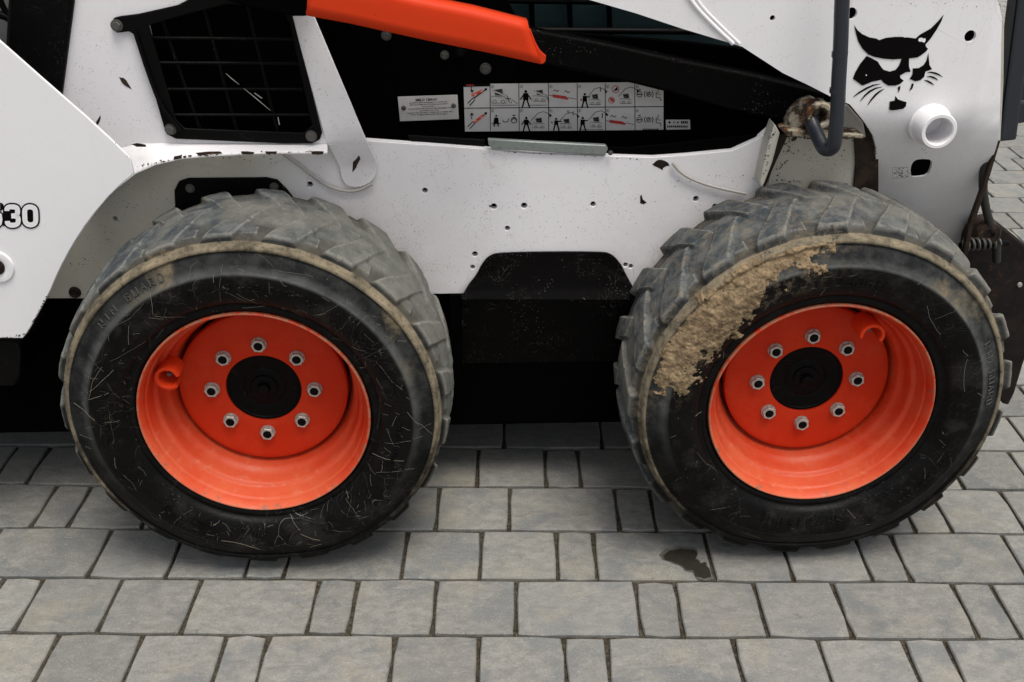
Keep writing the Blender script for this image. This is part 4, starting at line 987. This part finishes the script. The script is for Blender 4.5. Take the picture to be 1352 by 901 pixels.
# ---------------------------------------------------------------- wheels
def smooth(e0, e1, x):
    t = np.clip((x-e0)/(e1-e0), 0, 1); return t*t*(3-2*t)
def interp_profile(pts, n):
    p = np.array(pts, float)
    # Catmull-Rom through the points
    out = []
    q = np.vstack([2*p[0]-p[1], p, 2*p[-1]-p[-2]])
    seg = len(p)-1
    L = np.hypot(*(p[1:]-p[:-1]).T); tot = L.sum()
    for i in range(seg):
        k = max(2, int(round(n*L[i]/tot)))
        for t in np.arange(k)/k:
            a, b, c, d = q[i], q[i+1], q[i+2], q[i+3]
            out.append(.5*((2*b)+(-a+c)*t+(2*a-5*b+4*c-d)*t*t+(-a+3*b-3*c+d)*t**3))
    out.append(p[-1]); return np.array(out)
def tyre(name, mat, parent, phase, wear, seed):
    side = [(.016,.2235),(.006,.2265),(-.003,.2295),(-.0075,.233),(-.009,.239),(-.0075,.243),(-.010,.247),(-.0185,.255),(-.0255,.270),(-.0295,.290),(-.0300,.306),(-.0280,.3135),(-.0245,.3165),(-.0225,.321),(-.019,.330),(-.0135,.342),(-.0085,.351),(-.0110,.3535),(-.0118,.3575),(-.0085,.3615),(-.001,.3635),(.001,.3655)]
    tread = [(.001,.3655),(.006,.3675),(.016,.3700),(.035,.3725),(.065,.3755),(.10,.378),(.13,.379),(.16,.378),(.195,.3755),(.225,.3725),(.244,.369),(.254,.363)]
    back = [(.254,.363),(.264,.345),(.272,.31),(.270,.27),(.258,.235),(.245,.222)]
    A = interp_profile(side, 54); B = interp_profile(tread, 74); D = interp_profile(back, 10)
    pr = np.vstack([A, B[1:], D[1:]]); iA = len(A); iB = len(A)+len(B)-1
    NT = 1008; NL = 21
    th = np.arange(NT)/NT*2*pi
    y = pr[:, 0][None, :].repeat(NT, 0); r = pr[:, 1][None, :].repeat(NT, 0); T = th[:, None].repeat(len(pr), 1)
    ph = (T-radians(phase))/(2*pi/NL)
    def fr(v): return (v+.5) % 1-.5
    yy = y
    wn_ = .018*np.sin(T*3+seed)+.012*np.sin(T*7+2*seed)
    # near bars: straight shoulder pad then leaning toward the middle
    def bar(yl, sgn, off, soft):
        lean = -(np.clip(yl-.006, 0, 1)/.08)*.36
        f = fr(ph-off-lean+wn_)
        half = .27 - .05*smooth(.03, .10, yl) + .02*np.sin(T*5+seed)
        return 1-smooth(half-soft, half+soft, np.abs(f))
    soft = .024+.02*wear
    near = bar(yy, 1, 0, soft)*(1-smooth(.128, .150, yy)); far = bar(.255-yy, 1, .5, soft)*(1-smooth(.128, .150, .255-yy))
    lug = np.maximum(near, far)
    # circumferential seam between shoulder pads and middle of the tread
    seam = np.exp(-((yy-.068-.004*np.sin(T*21))/.0035)**2)+np.exp(-((yy-.187)/.0035)**2)
    # low bridge between bars in the middle
    mid = smooth(.055, .085, yy)*(1-smooth(.17, .20, yy))
    H = .0185*(1-.48*wear)
    ins = np.zeros_like(y); ins[:, iA+1:iB] = 1
    sh = smooth(.001, .012, yy)*(1-smooth(.246, .254, yy))
    h = H*lug
    bridge = H*(.50+.12*wear)*mid
    h = np.maximum(h, bridge+(h*.15))
    # step block between shoulder pads
    stp = (1-smooth(.12, .16, np.abs(fr(ph-.5+wn_))))*smooth(.018, .026, yy)*(1-smooth(.048, .062, yy))
    h = np.maximum(h, H*.42*stp)
    h = h - .0026*seam
    # wear waves and scuffs
    rs = np.random.RandomState(seed); nz = np.zeros_like(y)
    for k in range(26):
        a = rs.randint(8, 140); b = rs.uniform(20, 260); p0 = rs.uniform(0, 6.28)
        nz += np.sin(a*T+b*y+p0)*(1.0/(1+a*.03))
    nz *= .00016*(1+.5*wear)
    h = (h+nz)*sh*ins + H*1.0*0
    # crown
    r2 = r + h
    # pads run down over the shoulder as raised toes toward the rib
    toe = near*smooth(.3648, .3665, r)*(1-smooth(.002, .02, yy)); 
    y2 = y - .0035*toe*ins
    # side wall: slight ripple of the outer ring, rub marks
    band = smooth(.314, .322, r)*(1-smooth(.346, .352, r)); band[:, iA:] = 0
    y2 = y2 + band*(.0010*np.sin(T*2+seed)+.0005*np.sin(T*9+seed))
    rib = smooth(.3515, .3545, r); rib[:, iA:] = 0
    r2 = r2 + rib*(.0010*np.sin(T*6+seed*2)+.0006*np.sin(T*17+seed))
    X = r2*np.cos(T); Z = r2*np.sin(T)
    # weight flattens the contact patch
    Zw = Z+ZC
    Zw = Zw + .011*np.exp(-(X/.10)**2)*np.clip((.13-Zw)/.10, 0, 1)*(1-smooth(-.002, .03, y2))
    sq = np.maximum(0, .016-Zw); Zw = Zw+sq*.0+np.where(Zw < .0012, .0012-Zw, 0)
    bulge = np.clip((.11-Zw)/.11, 0, 1)*np.clip((.11-np.abs(X))/.11, 0, 1)
    y2 = y2 + np.where(y2 < .12, -1, 1)*bulge*.006
    Z = Zw-ZC
    k = len(pr); V = np.stack([X, y2, Z], -1).reshape(-1, 3)
    i = np.arange(NT)[:, None]; q = np.arange(k-1)[None, :]; j = (i+1) % NT
    Fq = np.stack([i*k+q, i*k+q+1, j*k+q+1, j*k+q], -1).reshape(-1, 4)
    me = bpy.data.meshes.new(name)
    me.vertices.add(len(V)); me.vertices.foreach_set('co', V.astype(np.float32).ravel())
    me.loops.add(Fq.size); me.loops.foreach_set('vertex_index', Fq.astype(np.int32).ravel())
    me.polygons.add(len(Fq)); me.polygons.foreach_set('loop_start', np.arange(0, Fq.size, 4, dtype=np.int32))
    me.polygons.foreach_set('loop_total', np.full(len(Fq), 4, dtype=np.int32)) if hasattr(me.polygons[0], 'loop_total') and False else None
    me.update(calc_edges=True); me.validate()
    return finish(name, me, mat, parent, smooth=180)

nut_me = None
def nut_mesh():
    bm = bmesh.new()
    def ring(n, rr, y, ph=0): return [bm.verts.new((rr*cos(2*pi*i/n+ph), y, rr*sin(2*pi*i/n+ph))) for i in range(n)]
    a = ring(24, .0158, 0); b = ring(24, .0154, -.0035)
    faces = []
    def br(p, q, mi=0):
        n = len(p)
        for i in range(n): f = bm.faces.new((p[i], p[(i+1) % n], q[(i+1) % n], q[i])); f.material_index = mi
    br(a, b); bm.faces.new(b)
    h0 = ring(6, .0150, -.0035); h1 = ring(6, .0152, -.0108); h2 = ring(6, .0138, -.0125); br(h0, h1); br(h1, h2)
    # open top: stud recess
    s0 = ring(12, .0092, -.0125); s1 = ring(12, .0088, -.0100)
    for i in range(6):
        bm.faces.new((h2[i], h2[(i+1) % 6], s0[(2*i+2) % 12], s0[2*i+1], s0[2*i]))
    br(s0, s1, 1); st_ = ring(12, .0076, -.0100); br(s1, st_, 1)
    s3 = ring(12, .0074, -.0135); br(st_, s3, 1); s4 = ring(12, .0045, -.0150); br(s3, s4, 1); f = bm.faces.new(s4); f.material_index = 1
    bmesh.ops.recalc_face_normals(bm, faces=bm.faces[:])
    me = bpy.data.meshes.new('lug_nut'); bm.to_mesh(me); bm.free()
    me.materials.append(zinc); me.materials.append(black)
    me.polygons.foreach_set('use_smooth', [True]*len(me.polygons)); me.set_sharp_from_angle(angle=radians(30))
    return me
nut_me = nut_mesh()
def guard_mesh(a0, a1, r=.024, depth=.05):
    n = 22; v = []; f = []
    for i in range(n+1):
        a = a0+(a1-a0)*i/n
        rr = r*(1+.12*i/n)
        for (dr, y) in ((0, 0), (0, -depth+.004), (-.001, -depth), (-.006, -depth-.0005), (-.0075, -depth+.001), (-.0075, 0)):
            v.append(((rr+dr)*cos(a), y, (rr+dr)*sin(a)))
    for i in range(n):
        for k in range(5): f.append((i*6+k, (i+1)*6+k, (i+1)*6+k+1, i*6+k+1))
    f += [tuple(range(6)), tuple(reversed([n*6+k for k in range(6)]))]
    return v, f
def wheel(cx, label, tmat, phase, wear, seed, guard, nut_off, word):
    w_ = empty('wheel', (cx, 0, ZC), LD); w_['label'] = label
    tyre('tyre', tmat, w_, phase, wear, seed)
    rim = [(.010,.2245),(.001,.2268),(-.0055,.2278),(-.0098,.2268),(-.0108,.2248),(-.009,.2225),(-.004,.2200),(.003,.2175),(.009,.2165),(.0125,.2158),(.0145,.2140),(.018,.2128),(.040,.2085),(.0445,.2070),(.0475,.2030),(.051,.2000),(.056,.1988),(.072,.1962),(.080,.1930),(.088,.1875),(.096,.1850),(.118,.1800),(.128,.1765),(.136,.1752),(.150,.1750),(.165,.1750),(.166,.168)]
    pr = [tuple(x) for x in interp_profile(rim, 90)]
    lathe('rim', pr, orange_rim, w_, 128, 60)
    disc = [(.120,.0765),(.1040,.0768),(.1005,.0772),(.0995,.079),(.0995,.100),(.0995,.140),(.0998,.160),(.1004,.1680),(.1020,.1710),(.1045,.1722),(.118,.1722)]
    lathe('wheel_disc', disc, orange_disc, w_, 96, 35)
    hub = [(.1045,.0770),(.1045,.072),(.1065,.070),(.1075,.060),(.1085,.0450),(.1095,.0430),(.108,.0405),(.1065,.036),(.1065,.028),(.1035,.0265),(.102,.022),(.102,.0135),(.0975,.0125),(.0925,.011),(.0905,.007),(.0900,0)]
    lathe('hub', hub, black, w_, 64, 35)
    for i in range(8):
        a = radians(nut_off+45*i)
        o = bpy.data.objects.new('lug_nut', nut_me); col.objects.link(o); o.parent = w_
        o.location = (.1045*cos(a), .0995, .1045*sin(a)); o.rotation_euler = (0, random.uniform(0, 1), 0)
    ga, gr, a0, a1, dp_ = guard
    v, f = guard_mesh(radians(a0), radians(a1), depth=dp_)
    o = pydata('valve_guard', v, f, orange, w_, smooth=40); o.location = (gr*cos(radians(ga)), .066, gr*sin(radians(ga)))
    tv, tf = tube_data([(0, 0, 0), (.0, -.02, 0), (0, -.034, .001)], [.006, .0055, .004], 10)
    o = pydata('valve_stem', tv, tf, boltm, w_, smooth=40); o.location = (gr*cos(radians(ga)), .066, gr*sin(radians(ga)))
    # raised lettering on the ring
    for txt, R0, amid, pitch, size, top_out, nm in word:
        v = []; f = []
        n_ = len(txt)
        for i, c_ in enumerate(txt):
            a = radians(amid)+(-(i-(n_-1)/2)*pitch if top_out else (i-(n_-1)/2)*pitch)
            for s in FONT.get(c_, []):
                pts = []
                for x, z in s:
                    lx = (x-.5)*size*.8; lz = (z-.5)*size
                    if not top_out: lx, lz = -lx, -lz
                    R1 = R0+lz; aa = a-lx/R1
                    # height of the wall at this radius
                    if R1 < .3135: yy = -.0298
                    else: yy = -.0225+(R1-.321)*.50
                    pts.append((R1*cos(aa), yy-.0012, R1*sin(aa)))
                vv, ff = tube_data(pts, .0014, 5); b0 = len(v); v += vv; f += [tuple(b0+q for q in t) for t in ff]
        o = pydata(nm, v, f, letterm, w_, smooth=60)
    return w_
# illegible moulded marks: short raised dashes in two arcs
def marks(w_, tmat, arcs, seed):
    rg = random.Random(seed); v = []; f = []
    for (a0, a1, R0, h) in arcs:
        a = a0
        while a < a1:
            k = rg.randrange(3); hh = h*rg.uniform(.7, 1)
            segs = []
            if k == 0: segs = [[(0, -1), (0, 1)], [(0, 1), (1, .6)], [(1, .6), (0, 0)]]
            elif k == 1: segs = [[(0, -1), (0, 1)], [(1, -1), (1, 1)], [(0, 0), (1, 0)]]
            else: segs = [[(0, 1), (1, 1)], [(0, 1), (0, -1)], [(0, -1), (1, -1)]]
            for s in segs:
                pts = []
                for x, z in s:
                    R1 = R0+z*hh/2; aa = radians(a)+x*hh*.6/R0
                    pts.append((R1*cos(aa), -.0302 if R1 > .28 else -.0302+(.285-R1)*.25, R1*sin(aa)))
                vv, ff = tube_data(pts, .0011, 5); b0 = len(v); v += vv; f += [tuple(b0+q for q in t) for t in ff]
            a += math.degrees(hh*1.1/R0)
    o = pydata('moulded_marks', v, f, tmat, w_, smooth=60); o['kind'] = 'stuff'
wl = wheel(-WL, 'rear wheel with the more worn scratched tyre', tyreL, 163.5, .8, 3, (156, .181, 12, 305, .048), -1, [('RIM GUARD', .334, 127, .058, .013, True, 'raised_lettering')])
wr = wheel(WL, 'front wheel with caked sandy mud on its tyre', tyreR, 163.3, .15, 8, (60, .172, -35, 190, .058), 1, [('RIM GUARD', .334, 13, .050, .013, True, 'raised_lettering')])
marks(wl, tyreL, [(15, 42, .285, .020), (165, 190, .285, .014), (215, 250, .28, .012), (-25, 0, .285, .012), (60, 110, .29, .014)], 5)
marks(wr, tyreR, [(75, 105, .285, .024), (250, 285, .275, .022), (215, 240, .28, .012), (-50, -20, .29, .012)], 9)
# caked mud on the front tyre
def mud(parent, a0, a1, seed):
    na, nr = 300, 90
    V = []; idx = {}
    Fs = []
    def wally(R):
        pts = [(.255,-.0185),(.270,-.0255),(.290,-.0295),(.306,-.0300),(.3135,-.0280),(.3165,-.0245),(.321,-.0225),(.330,-.019),(.342,-.0135),(.351,-.0085),(.3535,-.011),(.3575,-.0118),(.3615,-.0085),(.3655,.001),(.37,.016),(.376,.03)]
        return float(np.interp(R, [p[0] for p in pts], [p[1] for p in pts]))
    th_ = np.zeros((na, nr))
    for i in range(na):
        t = i/(na-1); A = a0+(a1-a0)*t     # degrees, from upper right to lower left
        # radial limits of the cake
        inn_ = np.interp(A, [94, 100, 108, 116, 124, 132, 142, 152, 160, 168, 173], [.345, .322, .318, .312, .285, .258, .262, .272, .268, .276, .300])
        outr = np.interp(A, [94, 104, 116, 130, 150, 165, 173], [.356, .362, .363, .360, .352, .350, .345])
        for k in range(nr):
            R = .245+(.372-.245)*k/(nr-1); a = radians(A)
            p = Vector((R*cos(a), 0, R*sin(a)))
            n1 = noise.fractal(p*34+Vector((seed, 0, 0)), .75, 2.2, 7); n2 = noise.fractal(p*110+Vector((0, seed, 0)), .8, 2.0, 4)
            m_ = min((R-inn_)/.014, (outr-R)/.006, (A-a0)/6*1.0, (a1-A)/6)+n1*2.4+n2*.6
            h = max(0, min(1, m_))
            cl = max(0, noise.noise(p*30+Vector((0, 0, seed))))  # clods near the shoulder
            thick = h*(.0012+.0032*max(0, n1+.25)+.008*cl*max(0, min(1, (R-.30)/.04))+.0017*n2)
            th_[i, k] = thick if h > 0 else -.002
            V.append((R*cos(a), wally(R)-th_[i, k], R*sin(a)))
    for i in range(na-1):
        for k in range(nr-1):
            if max(th_[i, k], th_[i+1, k], th_[i, k+1], th_[i+1, k+1]) > 0:
                Fs.append((i*nr+k, i*nr+k+1, (i+1)*nr+k+1, (i+1)*nr+k))
    o = pydata('mud_crust', V, Fs, mudm, parent, smooth=180); o['kind'] = 'stuff'
mud(wr, 94, 173, 5.3)
def straw(parent, mat, n_, seed, amax=360):
    rg = random.Random(seed); v = []; f = []
    for i in range(n_):
        R = rg.uniform(.245, .335); a = rg.uniform(0, 2*pi); d = rg.uniform(0, 2*pi); L = rg.choice((.006, .01, .015, .02, .03, .05, .09)); k = 7; pts = []
        x, z = R*cos(a), R*sin(a)
        for q in range(k):
            rr = hypot(x, z)
            if .238 < rr < .352: pts.append((x, float(np.interp(rr, [.239,.247,.255,.27,.29,.306,.3135,.3165,.321,.33,.342,.351], [-.009,-.010,-.0185,-.0255,-.0295,-.03,-.028,-.0245,-.0225,-.019,-.0135,-.0085]))-.0008, z))
            d += rg.gauss(0, .13); x += cos(d)*L/k; z += sin(d)*L/k
        if len(pts) < 3: continue
        w0 = rg.choice((.00014, .00018, .00022, .0004)); vv, ff = tube_data(pts, w0, 4); b0 = len(v); v += vv; f += [tuple(b0+q for q in t) for t in ff]
    o = pydata('dried_straw_bits', v, f, mat, parent, smooth=60); o['kind'] = 'stuff'
strawm = simple('dry_straw', (.20, .185, .14), .8, 0, .2)
straw(wl, strawm, 190, 21); straw(wr, strawm, 40, 22)

add_parent_fix()
